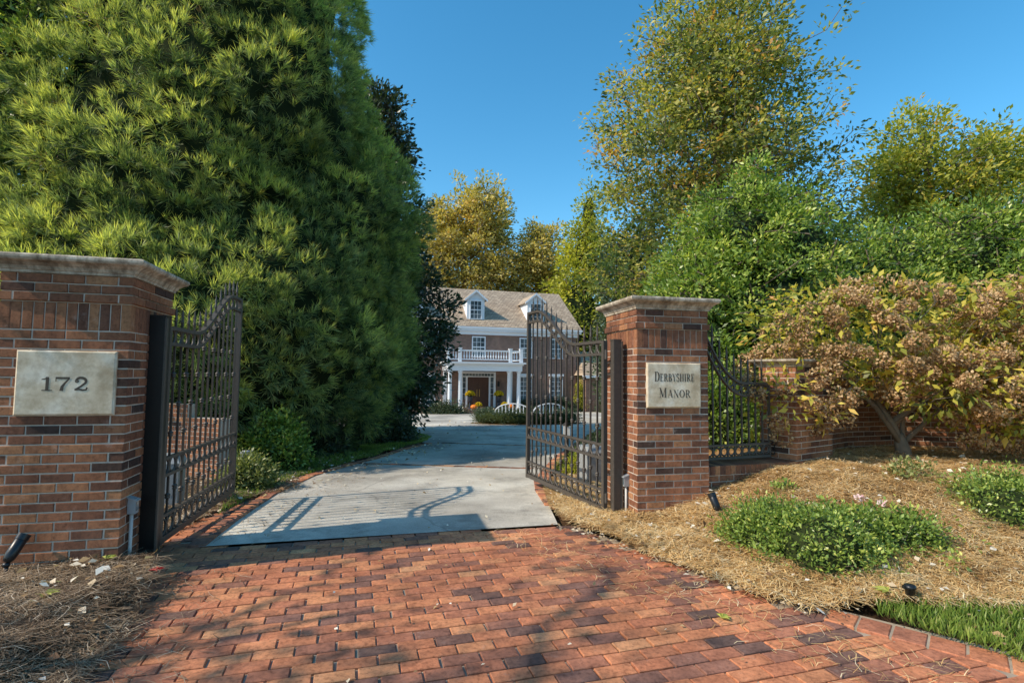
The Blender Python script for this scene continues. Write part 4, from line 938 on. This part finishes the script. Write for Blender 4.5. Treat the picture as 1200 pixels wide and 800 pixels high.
tree('maple_tree', 'yellow green maple top behind the evergreens at the right edge', 'tree', (18.6, 23, -.5), [(0, 0, 0), (0, 0, 5), (-.3, 0, 13)],
     [((0, 0, 9.2), (3.7, 3.4, 3.6)), ((-1.2, 0, 11.6), (1.7, 1.8, 2.6)), ((2.6, 0, 11), (2.2, 2, 2.2)), ((0, 0, 6), (3.6, 3, 3))], 800, 52, .65, .21, 'maple', seed=31, inner=.2, core=.0, r0=.2, lump=.3)
tree('bare_tree', 'thinning brown leaved tree between the oak and the maple', 'tree', (13.4, 24, -.5), [(0, 0, 0), (0, 0, 5), (.2, 0, 10)],
     [((0, 0, 8.6), (2.2, 2.2, 3.0)), ((1.4, 0, 7), (1.8, 2, 2.4))], 190, 22, .9, .12, 'brownleaf', bark='barkpale', seed=33, inner=.1, r0=.17, rmin=.016)
tree('evergreen_tree', 'dark evergreen between the house roof and the right pillar', 'tree', (5.9, 29, -1.0), [(0, 0, 0), (0, 0, 5), (0, 0, 10)],
     [((.5, 0, 3.2), (1.8, 2.0, 3.6)), ((.6, 0, 7.2), (1.6, 1.6, 3.6))], 420, 50, .8, .22, 'magnolia', seed=35, core=.6, inner=.6, r0=.15, bias=.25)
tree('ginkgo_tree', 'narrow bright yellow green tree beside the roof end', 'tree', (7.4, 57, -1.6), [(0, 0, 0), (0, 0, 10), (.5, 0, 21)],
     [((0, 0, 9), (3.6, 3, 8)), ((.6, 0, 15), (2.5, 2, 6)), ((.9, 0, 20), (1.3, 1.3, 4.5))], 380, 45, 1.2, .4, 'ginkgo', seed=37, inner=.4, core=.5, r0=.25)
tree('autumn_tree', 'large golden brown tree behind the left half of the roof', 'tree', (-6.0, 63, -1.6), [(0, 0, 0), (.5, 0, 8), (0, 0, 16), (.5, 0, 24)],
     [((-.9, 0, 19), (7.0, 5, 7.0)), ((2.3, 0, 22), (3.9, 3.5, 4.2)), ((-4.5, 0, 15), (4.5, 4, 5.5)), ((4, 0, 14), (3.8, 3.5, 4))], 800, 46, 1.05, .42, 'gold', bark='barkpale', seed=41, inner=.15, r0=.36, lump=.3, rmin=.04)
tree('autumn_tree', 'smaller golden tree with open limbs behind the second dormer', 'tree', (3.2, 64, -1.6), [(0, 0, 0), (.3, 0, 8), (-.2, 0, 14)],
     [((.1, 0, 17.3), (4.1, 3.4, 4.4)), ((-2.2, 0, 12.5), (2.4, 2.2, 3)), ((1.8, 0, 13.2), (2.4, 2.2, 2.6))], 380, 40, .95, .4, 'gold', bark='bark', seed=43, inner=.15, r0=.34, lump=.3, rmin=.045, bias=.06)
# far wood, one mass
r = np.random.default_rng(77); n = 900
wx = r.uniform(-90, 90, n); wy = 72+r.uniform(-3, 8, n)+np.abs(wx)*-.25; wzt = 8+4*np.sin(wx*.21)+3*np.sin(wx*.53+1); wz = -1+r.random(n)**.8*wzt
C = np.column_stack([wx, wy, wz]); Cn = unit(np.column_stack([0*wx, -np.ones(n), .5*np.ones(n)])+r.normal(0, .3, (n, 3)))
o = leafcloud('far_woodland', C, Cn, 42, 3.2, .6, M['oak'], None, 5, bias=-.05); props(o, 'mixed wood closing the view behind the house', 'woodland', None, 'stuff')
# roadside tree outside the frame on the left: its shade dapples the paving
tree('roadside_tree', 'street tree left of the camera dappling the paving', 'tree', (-9.2, -1.9, 0), [(0, 0, 0), (.1, 0, 3), (0, 0, 7), (0, 0, 10)],
     [((1.3, .9, 6.0), (1.7, 1.7, 1.5)), ((-.6, -1, 7), (2.6, 2.2, 1.8)), ((1.6, -.9, 4.2), (1.4, 1.6, 1.0)), ((.2, 2.1, 4.0), (1.1, .9, .9)), ((2.3, 3.2, 5.0), (.75, .6, .4)), ((2.9, 3.5, 6.2), (.7, .6, .4))], 135, 42, .8, .12, 'oak', seed=51, inner=.2, r0=.2, lump=.4)

# ------------------------------------------------------------------ shrubs
def mound(name, label, cat, c, R, n, size, mat, seed, group=None, aspect=.5, core=.86, flower=None, per=14, rc=.14):
    t = thing(name, label, cat, c, 0, group); r = np.random.default_rng(seed)
    d = unit(r.normal(size=(n, 3))); d[:, 2] = np.abs(d[:, 2]); 
    C = d*np.array(R)*(.93+.20*lobes(d*3.2, seed))[:, None]*r.uniform(.85, 1.1, n)[:, None]
    ells = [((0, 0, 0), R)]
    if name == 'low_shrub':
        ells = [((r.uniform(-.72, .72)*R[0], r.uniform(-.6, .6)*R[1], 0), (R[0]*r.uniform(.3, .5), R[1]*r.uniform(.4, .65), R[2]*r.uniform(.6, 1.12))) for _ in range(9)]
        C, d = crown_points(ells, n*2, seed, .8, .2); k = C[:, 2] > .0; C = C[k][:n]; d = d[k][:n]
        ex = np.column_stack([r.normal(0, .55*R[0], 90), r.normal(0, .6*R[1], 90), r.uniform(.02, .1, 90)]); C = np.concatenate([C, ex]); d = np.concatenate([d, unit(r.normal(size=(90, 3))+[0, 0, 1])])
        sp = MB()
        for k in range(60):
            i = r.integers(len(C)); p = C[i]*[1, 1, 1]; q_ = p+d[i]*r.uniform(.04, .11)+[0, 0, .03]; sp.tube([p*[.9, .9, .4], p, q_], [.003, .0022, .001], 4)
        sp.obj('shoots', M['bark'], t)
    lc = leafcloud('foliage', C, d, per, rc, size, M[mat], t, seed, aspect=aspect, cvar=.3, flat=.9)
    b = blob('dark_core', ells, M['innerlit'], lc, core*.9, seed, amp=.15)  # added opaque core, shade between the leaves put into its colour
    mb = MB()
    for k in range(9):
        a = r.uniform(0, 6.28); mb.tube([(0, 0, -.05), (math.cos(a)*R[0]*.5, math.sin(a)*R[1]*.5, R[2]*.55)], [.008, .004], 5)
    mb.obj('stems', M['bark'], t)
    if flower:
        for i, (fx, fy, fz) in enumerate(flower):
            nn = 16; dd = unit(r.normal(size=(nn, 3))+[0, 0, .6]); P = np.array([fx, fy, fz])+dd*.006
            link('flower', leaf_mesh('flower', P, dd, rnd_dirs(nn), np.full(nn, .035), np.full(nn, .03), r.random(nn), .3), M['rose'], t)
    return t
mound('low_shrub', 'wide low green shrub mound with two pale pink blooms in front of the right bed', 'shrub', (2.62, 4.33, .14), (.86, .42, .33), 1150, .033, 'azalea', 61, flower=[(.45, .42, .30), (.50, .43, .29), (.68, .45, .25)], per=18, rc=.10)
mound('low_shrub', 'low green shrub mound cut off by the right edge', 'shrub', (4.85, 4.95, .25), (.95, .62, .38), 1150, .034, 'azalea', 62, per=17, rc=.10)
mound('green_bush', 'dark undergrowth bush in the shade beneath the conifer', 'bush', (-4.6, 12.0, -.3), (1.1, .9, .9), 700, .08, 'magnolia', 71, core=.8)
mound('green_bush', 'dark rounded bush in the shade beside the grass strip near the magnolia', 'bush', (-3.6, 15.0, -.45), (.9, .9, .9), 600, .09, 'magnolia', 72, core=.8)
mound('green_bush', 'broad dark bush behind the left gate under the conifer', 'bush', (-7.0, 10.2, -.1), (1.6, 1.0, 1.2), 900, .08, 'holly', 73, core=.8)
mound('small_plant', 'small leafy plant at the foot of the low wall', 'plant', (2.72, 5.35, .28), (.14, .12, .15), 70, .045, 'azalea', 63, per=8, core=.4, rc=.08)
mound('small_plant', 'little yellow green rose bush between the two shrub mounds', 'plant', (4.15, 5.55, .42), (.22, .16, .2), 80, .045, 'varieg', 64, per=8, core=.4, rc=.1)
mound('variegated_bush', 'small variegated bush at the free end of the left gate', 'bush', (-3.62, 7.35, -.1), (.34, .3, .42), 320, .05, 'varieg', 65, core=.8)
mound('green_bush', 'feathery green bush under the conifer beside the flood light', 'bush', (-4.1, 9.3, -.1), (.55, .5, .8), 420, .07, 'holly', 66, core=.8)
mound('green_bush', 'dark bush under the right gate foliage beyond the verge', 'bush', (2.1, 11.2, -.25), (.7, .7, .55), 380, .06, 'magnolia', 67, core=.8)
mound('yellow_bush', 'small yellow green bush behind the right gate', 'bush', (1.12, 8.5, -.15), (.22, .22, .33), 150, .05, 'ginkgo', 68, core=.8)
mound('green_bush', 'green bush behind the iron fence panel', 'bush', (3.1, 8.3, .1), (.95, .8, 1.5), 700, .075, 'holly', 69, core=.82, rc=.22)

# brown headed hydrangea
def hydrangea():
    base = (4.95, 6.75, .5)
    t = thing('hydrangea_shrub', 'wide hydrangea with dried brown flower heads leaning over the garden wall', 'shrub', base)
    r = np.random.default_rng(90)
    ells = [((-.3, -.05, 1.6), (1.95, .95, .68)), ((1.8, -.2, 1.6), (1.5, .95, .75)), ((-1.65, -.35, .85), (.68, .5, .52)), ((.2, -.6, 1.0), (.8, .5, .45)), ((1.1, -.45, .75), (.95, .55, .5)), ((.9, 0, 1.15), (1.7, .8, .7)), ((2.5, -.2, .9), (1.0, .7, .6)), ((2.3, 0, 1.95), (.9, .6, .4))]
    C, Cn = crown_points(ells, 700, 91, .4, .25)
    k = ~((C[:, 2] < .68) & (np.abs(C[:, 0]+.35) < .6)); C = C[k]; Cn = Cn[k]
    trunk = [(0, 0, -.1), (-.02, 0, .15), (-.12, 0, .42), (-.3, .02, .7)]
    skeleton('trunk', trunk, C, M['bark'], t, .05, .0045, 6, seg=.22)
    mb = MB(); mb.tube([(.03, .02, -.1), (.0, 0, .12), (-.05, .0, .3)], [.11, .085, .055], 9)
    mb.tube([(-.05, -.02, .2), (-.35, -.05, .62), (-.75, -.08, 1.0), (-1.1, -.1, 1.3)], [.036, .03, .022, .014], 7)
    mb.tube([(.0, 0, .2), (.05, .05, .7), (.25, .08, 1.2), (.35, .1, 1.6)], [.034, .025, .018, .01], 7)
    mb.tube([(.02, 0, .2), (.5, -.1, .7), (1.1, -.15, 1.1)], [.034, .022, .012], 7)
    mb.obj('main_stems', M['bark'], t, True)
    leafcloud('foliage', C, Cn, 15, .27, .11, M['hyd'], t, 92, aspect=.42, droop=.35, cvar=.4)
    # flower heads: four meshes shared by the copies
    heads = []
    for q in range(4):
        n = 230; d = unit(r.normal(size=(n, 3))); P = d*np.array([.105, .105, .085])*r.uniform(.75, 1.05, n)[:, None]
        A = .5+.25*(d[:, 2])+r.normal(0, .2, n)
        heads.append(leaf_mesh('flower_head', P-d*.012, unit(d+r.normal(0, .7, (n, 3))), d, np.full(n, .030), np.full(n, .026), A, .25)); heads[-1].materials.append(M['petal'])
    H, Hn = crown_points(ells, 640, 95, .85, .22)
    front = (Hn[:, 1] < .25) | (Hn[:, 2] > .3); H = H[front]; Hn = Hn[front]
    k = ~((H[:, 2] < .68) & (np.abs(H[:, 0]+.35) < .6)); H = H[k]; Hn = Hn[k]
    H = H[np.argsort(H[:, 1])][:360]
    dist = H[:, 1]-.3*H[:, 2]; order = np.argsort(dist)
    for q, i in enumerate(order[:100]):
        o = bpy.data.objects.new('flower_head', heads[q % 4]); COL.objects.link(o); o.parent = t
        o.location = H[i]; s = r.uniform(.8, 1.3); o.scale = (s, s, s*r.uniform(.8, 1.1)); o.rotation_euler = (r.uniform(-.5, .5), r.uniform(-.5, .5), r.uniform(0, 6))
    rest = order[100:]; Pall = []; Aall = []; Dall = []
    for i in rest:
        n = 130; d = unit(r.normal(size=(n, 3))); s = r.uniform(.85, 1.3)
        Pall.append(H[i]+d*np.array([.105, .105, .085])*s*r.uniform(.75, 1.05, n)[:, None]); Dall.append(d); Aall.append(.5+.25*d[:, 2]+r.normal(0, .2, n))
    P = np.concatenate(Pall); D = np.concatenate(Dall); n = len(P)
    o = link('flower_heads', leaf_mesh('flower_heads', P, unit(D+r.normal(0, .7, (n, 3))), D, np.full(n, .036), np.full(n, .03), np.concatenate(Aall), .25), M['petal'], t); o['kind'] = 'stuff'
hydrangea()

# ------------------------------------------------------------------ the house
HZ = -1.5; hx, hy = -2.65, 42.0; HA = math.radians(16.5)
house = thing('brick_house', 'two storey brick house with white portico and dormers at the end of the drive', 'house', (hx, hy, HZ), HA)
HW = 8.4; HD = 10.0; EAVE = 6.7; RIDGE = 10.5
mb = MB(); mb.box(-HW, HW, 0, HD, -.5, EAVE-.2)
mb.add([(-HW, 0, EAVE-.2), (-HW, HD, EAVE-.2), (-HW, HD/2, RIDGE-.25), (HW, 0, EAVE-.2), (HW, HD, EAVE-.2), (HW, HD/2, RIDGE-.25)], [(0, 2, 1), (3, 4, 5)])
mb.obj('wall', M['hbrick'], house)
o_ = .35; rise = (RIDGE-EAVE)/(HD/2+.4)
mb = MB()
for sgn in (0, 1):
    y0 = -.4 if sgn == 0 else HD+.4
    mb.add([(-HW-o_, y0, EAVE), (HW+o_, y0, EAVE), (HW+o_, HD/2, RIDGE), (-HW-o_, HD/2, RIDGE), (-HW-o_, y0, EAVE-.12), (HW+o_, y0, EAVE-.12), (HW+o_, HD/2, RIDGE-.12), (-HW-o_, HD/2, RIDGE-.12)],
           [(0, 1, 2, 3), (7, 6, 5, 4), (0, 4, 5, 1), (1, 5, 6, 2), (3, 2, 6, 7), (0, 3, 7, 4)])
roof = mb.obj('roof', M['shingle'], house)
mb = MB(); mb.box(-HW-.3, HW+.3, -.38, -.02, EAVE-.34, EAVE-.125); mb.box(-HW-.05, HW+.05, -.16, -.003, EAVE-.62, EAVE-.345); mb.box(-HW-.36, HW+.36, -.47, -.385, EAVE-.16, EAVE-.02); mb.obj('cornice', M['white'], house)
def window(parent, x, z0, z1, w, y=-.02, cols=3, rows=4, head=True, name='window'):
    e = .075; m = MB()
    m.box(x-w/2-e, x-w/2, y-.05, y+.06, z0, z1); m.box(x+w/2, x+w/2+e, y-.05, y+.06, z0, z1)
    m.box(x-w/2-e, x+w/2+e, y-.051, y+.06, z1, z1+e+.02); m.box(x-w/2-e-.03, x+w/2+e+.03, y-.08, y+.06, z0-.07, z0)
    if head: m.box(x-w/2-e-.08, x+w/2+e+.08, y-.09, y+.06, z1+e+.022, z1+e+.2)
    wd = m.obj(name, M['white'], parent)
    m = MB(); m.box(x-w/2, x+w/2, y-.005, y+.01, z0, z1); m.obj('pane', M['glass'], wd)
    m = MB()
    for i in range(1, cols): xx = x-w/2+w*i/cols; m.box(xx-.014, xx+.014, y-.024, y-.006, z0, z1)
    for i in range(1, rows):
        zz = z0+(z1-z0)*i/rows; hh = .035 if i == rows//2 else .014; m.box(x-w/2, x+w/2, y-.027, y-.0065, zz-hh, zz+hh)
    m.obj('glazing_bars', M['white'], wd)
for x in (-6.6, -3.95, 0, 3.95, 6.6): window(house, x, 4.35, 5.85, .95, head=False)
for x in (-6.6, -3.95, 3.95, 6.6): window(house, x, .55, 2.75, 1.0, rows=6)
# dormers
for x in (-5.1, -.15, 4.95):
    zb_ = EAVE+.62; w_ = .72; zt = zb_+1.75; ap = zt+.62; yf = .55; yb = HD/2
    m = MB()
    m.add([(x-w_, yf, zb_-.35), (x+w_, yf, zb_-.35), (x+w_, yf, zt), (x, yf, ap), (x-w_, yf, zt), (x-w_, yb, zb_-.35), (x+w_, yb, zb_-.35), (x+w_, yb, zt), (x, yb, ap), (x-w_, yb, zt)],
          [(0, 1, 2, 3, 4), (0, 4, 9, 5), (1, 6, 7, 2), (2, 7, 8, 3), (3, 8, 9, 4)])
    dm = m.obj('dormer', M['white'], house)
    m = MB()
    for sg in (-1, 1):
        a = Vector((x, 0, ap+.06)); b = Vector((x+sg*(w_+.22), 0, zt-.12))
        vs = [(a.x, yf-.2, a.z), (b.x, yf-.2, b.z), (b.x, yb, b.z), (a.x, yb, a.z)]
        vs += [(p[0], p[1], p[2]-.06) for p in vs]; m.add(vs, [(0, 1, 2, 3), (7, 6, 5, 4), (1, 5, 6, 2), (3, 2, 6, 7)])
    m.obj('dormer_roof', M['shingle'], dm)
    m = MB()
    for sg in (-1, 1):
        a = (x, ap-.002); b = (x+sg*(w_+.23), zt-.185); m.add([(a[0], yf-.22, a[1]+.06), (b[0], yf-.22, b[1]+.06), (b[0], yf-.22, b[1]-.1), (a[0], yf-.22, a[1]-.12)]+[(a[0], yf-.15, a[1]+.06), (b[0], yf-.15, b[1]+.06), (b[0], yf-.15, b[1]-.1), (a[0], yf-.15, a[1]-.12)],
            [(0, 1, 2, 3), (7, 6, 5, 4), (0, 4, 5, 1), (1, 5, 6, 2), (2, 6, 7, 3)])
    m.obj('bargeboard', M['white'], dm)
    window(dm, x, zb_+.1, zb_+1.5, .85, yf-.03, head=False)
# portico
PY = -2.3; PZ = .35
m = MB(); m.box(-3.0, 3.0, -2.75, -.003, 0, PZ); m.box(-2.2, 2.2, -3.15, -2.752, 0, .18); m.obj('porch_floor', M['hbrick'], house)
for x in (-2.65, -1.88, 1.88, 2.65):
    m = MB(); m.lathe([(.2, PZ), (.2, PZ+.08), (.165, PZ+.12), (.16, PZ+.2), (.158, PZ+1.2), (.135, 3.02), (.16, 3.06), (.19, 3.12), (.2, 3.2)], (x, PY, 0), 18); m.obj('column', M['white'], house, True)
for x in (-2.65, 2.65):
    m = MB(); m.box(x-.14, x+.14, -.14, -.004, PZ, 3.2); m.obj('pilaster', M['white'], house)
m = MB(); m.box(-2.86, 2.86, PY-.22, -.005, 3.2, 3.62); m.box(-2.95, 2.95, PY-.31, -.006, 3.621, 3.74); m.box(-3.1, 3.1, PY-.46, -.007, 3.741, 3.86); m.obj('entablature', M['white'], house)
bal = MB()
for (x0, x1, y0, y1) in ((-2.8, 2.8, PY-.14, PY-.02), (-2.86, -2.74, PY, -.3), (2.74, 2.86, PY, -.3)):
    bal.box(x0, x1, y0, y1, 4.02, 4.09); bal.box(x0, x1, y0-.01, y1+.01, 4.66, 4.76)
br_ = bal.obj('balustrade', M['white'], house)
for x in list(np.linspace(-2.45, 2.45, 25)):
    if abs(abs(x)-1.95) < .12: continue
    m = MB(); m.lathe([(.035, 0), (.03, .05), (.065, .18), (.03, .36), (.035, .57)], (x, PY-.08, 4.09), 8); m.obj('baluster', M['white'], br_)
for x in (-2.8, -1.95, 1.95, 2.8):
    m = MB(); m.box(x-.12, x+.12, PY-.2, PY+.04, 3.861, 4.85); m.box(x-.15, x+.15, PY-.23, PY+.07, 4.851, 4.91); m.obj('newel', M['white'], br_)
# entrance
m = MB(); m.box(-1.42, -1.25, -.1, -.004, PZ, 3.0); m.box(1.25, 1.42, -.1, -.004, PZ, 3.0); m.box(-1.42, 1.42, -.11, -.004, 3.0, 3.14); m.box(-1.0, -.86, -.09, -.004, PZ, 2.72); m.box(.86, 1.0, -.09, -.004, PZ, 2.72); m.box(-1.25, 1.25, -.092, -.004, 2.72, 2.8); m.obj('door_surround', M['white'], house)
m = MB(); m.box(-1.25, 1.25, -.03, -.006, 2.8, 3.0); m.box(-1.25, -1.0, -.03, -.006, PZ+.6, 2.72); m.box(1.0, 1.25, -.03, -.006, PZ+.6, 2.72); m.obj('sidelight', M['glass'], house)
m = MB()
for i in range(9): xx = -1.0+i*.25; m.box(xx-.012, xx+.012, -.045, -.031, 2.8, 3.0)
for z_ in (1.4, 1.85, 2.3):
    for s_ in (-1, 1): m.box(min(s_*1.0, s_*1.25), max(s_*1.0, s_*1.25), -.045, -.031, z_-.015, z_+.015)
m.obj('glazing_bars', M['white'], house)
for s_ in (-1, 1):
    m = MB(); x0, x1 = sorted((s_*.006, s_*.86)); m.box(x0, x1, -.05, -.004, PZ, 2.72)
    for (za, zb2) in ((PZ+.15, 1.0), (1.15, 1.75), (1.9, 2.6)):
        for q in (0, 1):
            xa = x0+.09+q*.36; m.box(xa, xa+.28, -.062, -.051, za, zb2)
    d = m.obj('door', M['wood'], house)
    m = MB(); m.box(s_*.1-.018, s_*.1+.018, -.1, -.064, 1.2, 1.75); m.obj('handle', M['brass'], d)
m = MB(); m.box(-.07, .07, -.2, -.06, 2.0, 2.32); m.lathe([(.1, 0), (.02, .12)], (0, -.13, 2.32), 4); m.box(-.03, .03, -.06, -.003, 2.1, 2.2); lo = m.obj('wall_lantern', M['ironblack'], house); lo.location = (1.65, 0, 0)
# chimney-free wing at the right
wing = thing('garage_wing', 'low brick side wing with a tan roof right of the house', 'building', tuple(Matrix.Rotation(HA, 4, 'Z') @ Vector((11.6, -1.5, 0))+Vector((hx, hy, HZ))), HA)
m = MB(); m.box(-3, 5, 0, 6, -.4, 2.9); m.obj('wall', M['hbrick'], wing)
m = MB(); m.add([(-3.4, -.4, 2.95), (5.4, -.4, 2.95), (5.4, 3, 5.0), (-2.2, 3, 5.0), (5.4, 6.4, 2.95), (-3.4, 6.4, 2.95)], [(0, 1, 2, 3), (3, 2, 4, 5), (0, 3, 5)]); m.obj('roof', M['shingle'], wing)
m = MB(); m.box(-3.42, 5.4, -.44, -.3, 2.72, 2.948); m.obj('fascia', M['white'], wing)
window(wing, 0, .8, 2.1, 1.0)
# things on the porch and court
def hp_(x, y, z=0): return tuple(Matrix.Rotation(HA, 4, 'Z') @ Vector((x, y, z))+Vector((hx, hy, HZ)))
def mum(label, x, y, z, s=1):
    t = thing('mum_pot', label, 'potted plant', hp_(x, y, z)); m = MB(); m.lathe([(.12*s, 0), (.17*s, .26*s), (.19*s, .28*s)], (0, 0, 0), 12); m.obj('pot', M['darkpot'], t)
    n = 420; d = rnd_dirs(n); d[:, 2] = np.abs(d[:, 2])*.9; P = d*.29*s+np.array([0, 0, .36*s])
    link('flowers', leaf_mesh('flowers', P, unit(d+rng.normal(0, .5, (n, 3))), d, np.full(n, .09*s), np.full(n, .08*s), rng.random(n)), M['mum'], t)
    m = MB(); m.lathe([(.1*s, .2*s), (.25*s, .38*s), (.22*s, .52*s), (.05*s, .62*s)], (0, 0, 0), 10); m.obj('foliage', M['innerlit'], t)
for lab, x, y, z, s in (('upper yellow mum in a dark urn left of the front door', -.98, -1.7, PZ+.62, 1.1), ('upper yellow mum in a dark urn right of the front door', 1.25, -1.7, PZ+.62, 1.1), ('low yellow mum beside the left pumpkin', -.5, -2.45, PZ, .8), ('low yellow mum beside the right pumpkin', 1.5, -2.5, PZ, .8)):
    mum(lab, x, y, z, s)
for lab, x in (('tall dark plant stand left of the front door', -.98), ('tall dark plant stand right of the front door', 1.25)):
    m = MB(); m.lathe([(.2, 0), (.2, .05), (.09, .12), (.07, .45), (.17, .58), (.18, .618)], (0, 0, 0), 14); o = m.obj('plant_stand', M['darkpot']); o.location = hp_(x, -1.7, PZ); props(o, lab, 'stand')
def pumpkin(label, x, y, z, s):
    t = thing('pumpkin', label, 'pumpkin', hp_(x, y, z)); nu, nv = 30, 10; V = []; Q = []
    for i in range(nu):
        for j in range(nv):
            a = 2*PI*i/nu; b = PI*(j+.3)/(nv-.4); rr_ = .2*s*(1+.08*math.cos(a*10))*math.sin(b); V.append((rr_*math.cos(a), rr_*math.sin(a), .15*s-.15*s*math.cos(b)*(.95)))
    for i in range(nu):
        for j in range(nv-1): Q.append((i*nv+j, ((i+1) % nu)*nv+j, ((i+1) % nu)*nv+j+1, i*nv+j+1))
    link('body', quads_mesh('body', V, Q), M['pumpkin'], t, None, True)
    m = MB(); m.tube([(0, 0, .27*s), (.01, 0, .34*s), (.04, 0, .37*s)], .02*s, 6); m.obj('stem', M['stem'], t)
pumpkin('orange pumpkin on the porch step left of the door', -.85, -2.5, PZ, 1.25); pumpkin('orange pumpkin on the porch step right of the door', 1.95, -2.55, PZ, 1.35)
def hedge(label, x, y, R, seed, name='foundation_shrub', group=None, hp=True, mat='magnolia', bias=0):
    p = hp_(x, y) if hp else (x, y, float(gz(x, y)))
    return mound(name, label, 'shrub', p, R, 300, .13, mat, seed, group, .5, .85, None, 10, .3)
hedge('dark rounded shrub left of the portico steps', -3.0, -3.3, (1.5, .7, .95), 101)
hedge('dark shrub against the wall right of the portico', 3.9, -1.0, (1.1, .7, .95), 102)
hedge('dark shrub under the far right ground window', 6.6, -1.0, (1.3, .7, 1.1), 103)
hedge('tall yellow green bush at the right corner of the house', 8.6, -.8, (.55, .5, 2.6), 104, mat='ginkgo')
hedge('tall dark bush in front of the side wing', 10.0, -3.6, (1.4, 1.0, 2.5), 105)
hedge('dark bush at the right end of the side wing', 12.6, -3.0, (1.3, 1.0, 2.2), 106)
# island hedge: clipped ring
c = ground_hit(618, 497); t = thing('island_hedge', 'low clipped oval hedge on the island in the court', 'hedge', (c[0], c[1]+1.4, float(gz(c[0], c[1]+1.4))))
r = np.random.default_rng(120); n = 1300; th = r.uniform(0, 2*PI, n); rr_ = 1+r.normal(0, .09, n)
C = np.column_stack([2.15*np.cos(th)*rr_, 1.3*np.sin(th)*rr_, r.uniform(.05, .62, n)]); Cn = unit(np.column_stack([np.cos(th), np.sin(th), .6+0*th]))
leafcloud('foliage', C, Cn, 12, .22, .075, M['magnolia'], t, 121, bias=.12)
mb = MB(); pts = [(2.15*math.cos(a), 1.3*math.sin(a), .3) for a in np.linspace(0, 2*PI, 40)]; mb.tube(pts, .25, 8); mb.obj('dark_core', M['innerlit'], t, True)
tt = (c[0], c[1]+1.4); o = sheet('court_island', np.linspace(tt[0]-2.6, tt[0]+2.6, 20), np.linspace(tt[1]-1.7, tt[1]+1.7, 16), lambda x, y: gz(x, y)+.02, M['mulch'], mask=lambda x, y: ((x-tt[0])/2.5)**2+((y-tt[1])/1.65)**2 < 1)
# white garden arch seats on the island
def seat(label, x, y, rz):
    t = thing('garden_bench', label, 'bench', (x, y, float(gz(x, y))), rz); zs = .4
    m = MB()
    for k in range(6): m.box(-.85, .85, -.28+k*.09, -.28+k*.09+.07, zs-.03, zs)
    m.obj('seat', M['white'], t)
    for sx in (-.8, .8):
        for sy in (-.24, .2):
            m = MB(); m.box(sx-.03, sx+.03, sy-.03, sy+.03, 0, zs-.031); m.obj('leg', M['white'], t)
    m = MB(); m.tube([(-.85, .25, zs)]+[(.85*math.cos(a)*-1, .25, zs+.08+.42*math.sin(a)) for a in np.linspace(0, PI, 20)]+[(.85, .25, zs)], .028, 6); m.obj('arched_back', M['white'], t)
    m = MB()
    for k in range(9):
        x_ = -.68+k*.17; m.box(x_-.018, x_+.018, .235, .262, zs, zs+.07+.42*math.sqrt(max(0, 1-(x_/.85)**2)))
    m.obj('back_slats', M['white'], t)
seat('white arched back garden bench left of the island centre', tt[0]-.62, tt[1]+.1, .0); seat('white arched back garden bench right of the island centre', tt[0]+1.25, tt[1]+.25, .35)

# repeats of one kind share a group
GR = {'gate_pillar': 'brick pillars either side of the gate', 'iron_gate': 'pair of iron gate leaves', 'gate_post': 'steel posts carrying the gate leaves', 'stone_plaque': 'stone plaques on the gate pillars',
      'spotlight': 'bullet spotlights by the pillars', 'gate_sensor': 'sensors on the gate pillars', 'iron_fence_panel': 'iron fence panels beside the pillars', 'brick_wall': 'brick garden walls', 'gate_operator_box': 'grey motor boxes behind the gate',
      'evergreen_tree': 'evergreen trees around the entrance', 'autumn_tree': 'golden trees behind the house', 'low_shrub': 'low shrub mounds in the right bed', 'small_plant': 'small plants in the right bed', 'green_bush': 'green bushes beyond the gate',
      'foundation_shrub': 'shrubs planted against the house', 'mum_pot': 'yellow mums at the porch', 'plant_stand': 'plant stands by the front door', 'pumpkin': 'pumpkins on the porch step', 'garden_bench': 'white garden benches on the island', 'fallen_leaf': 'single fallen leaves'}
for o in bpy.data.objects:
    k = o.name.split('.')[0]
    if o.parent is None and k in GR: o['group'] = GR[k]
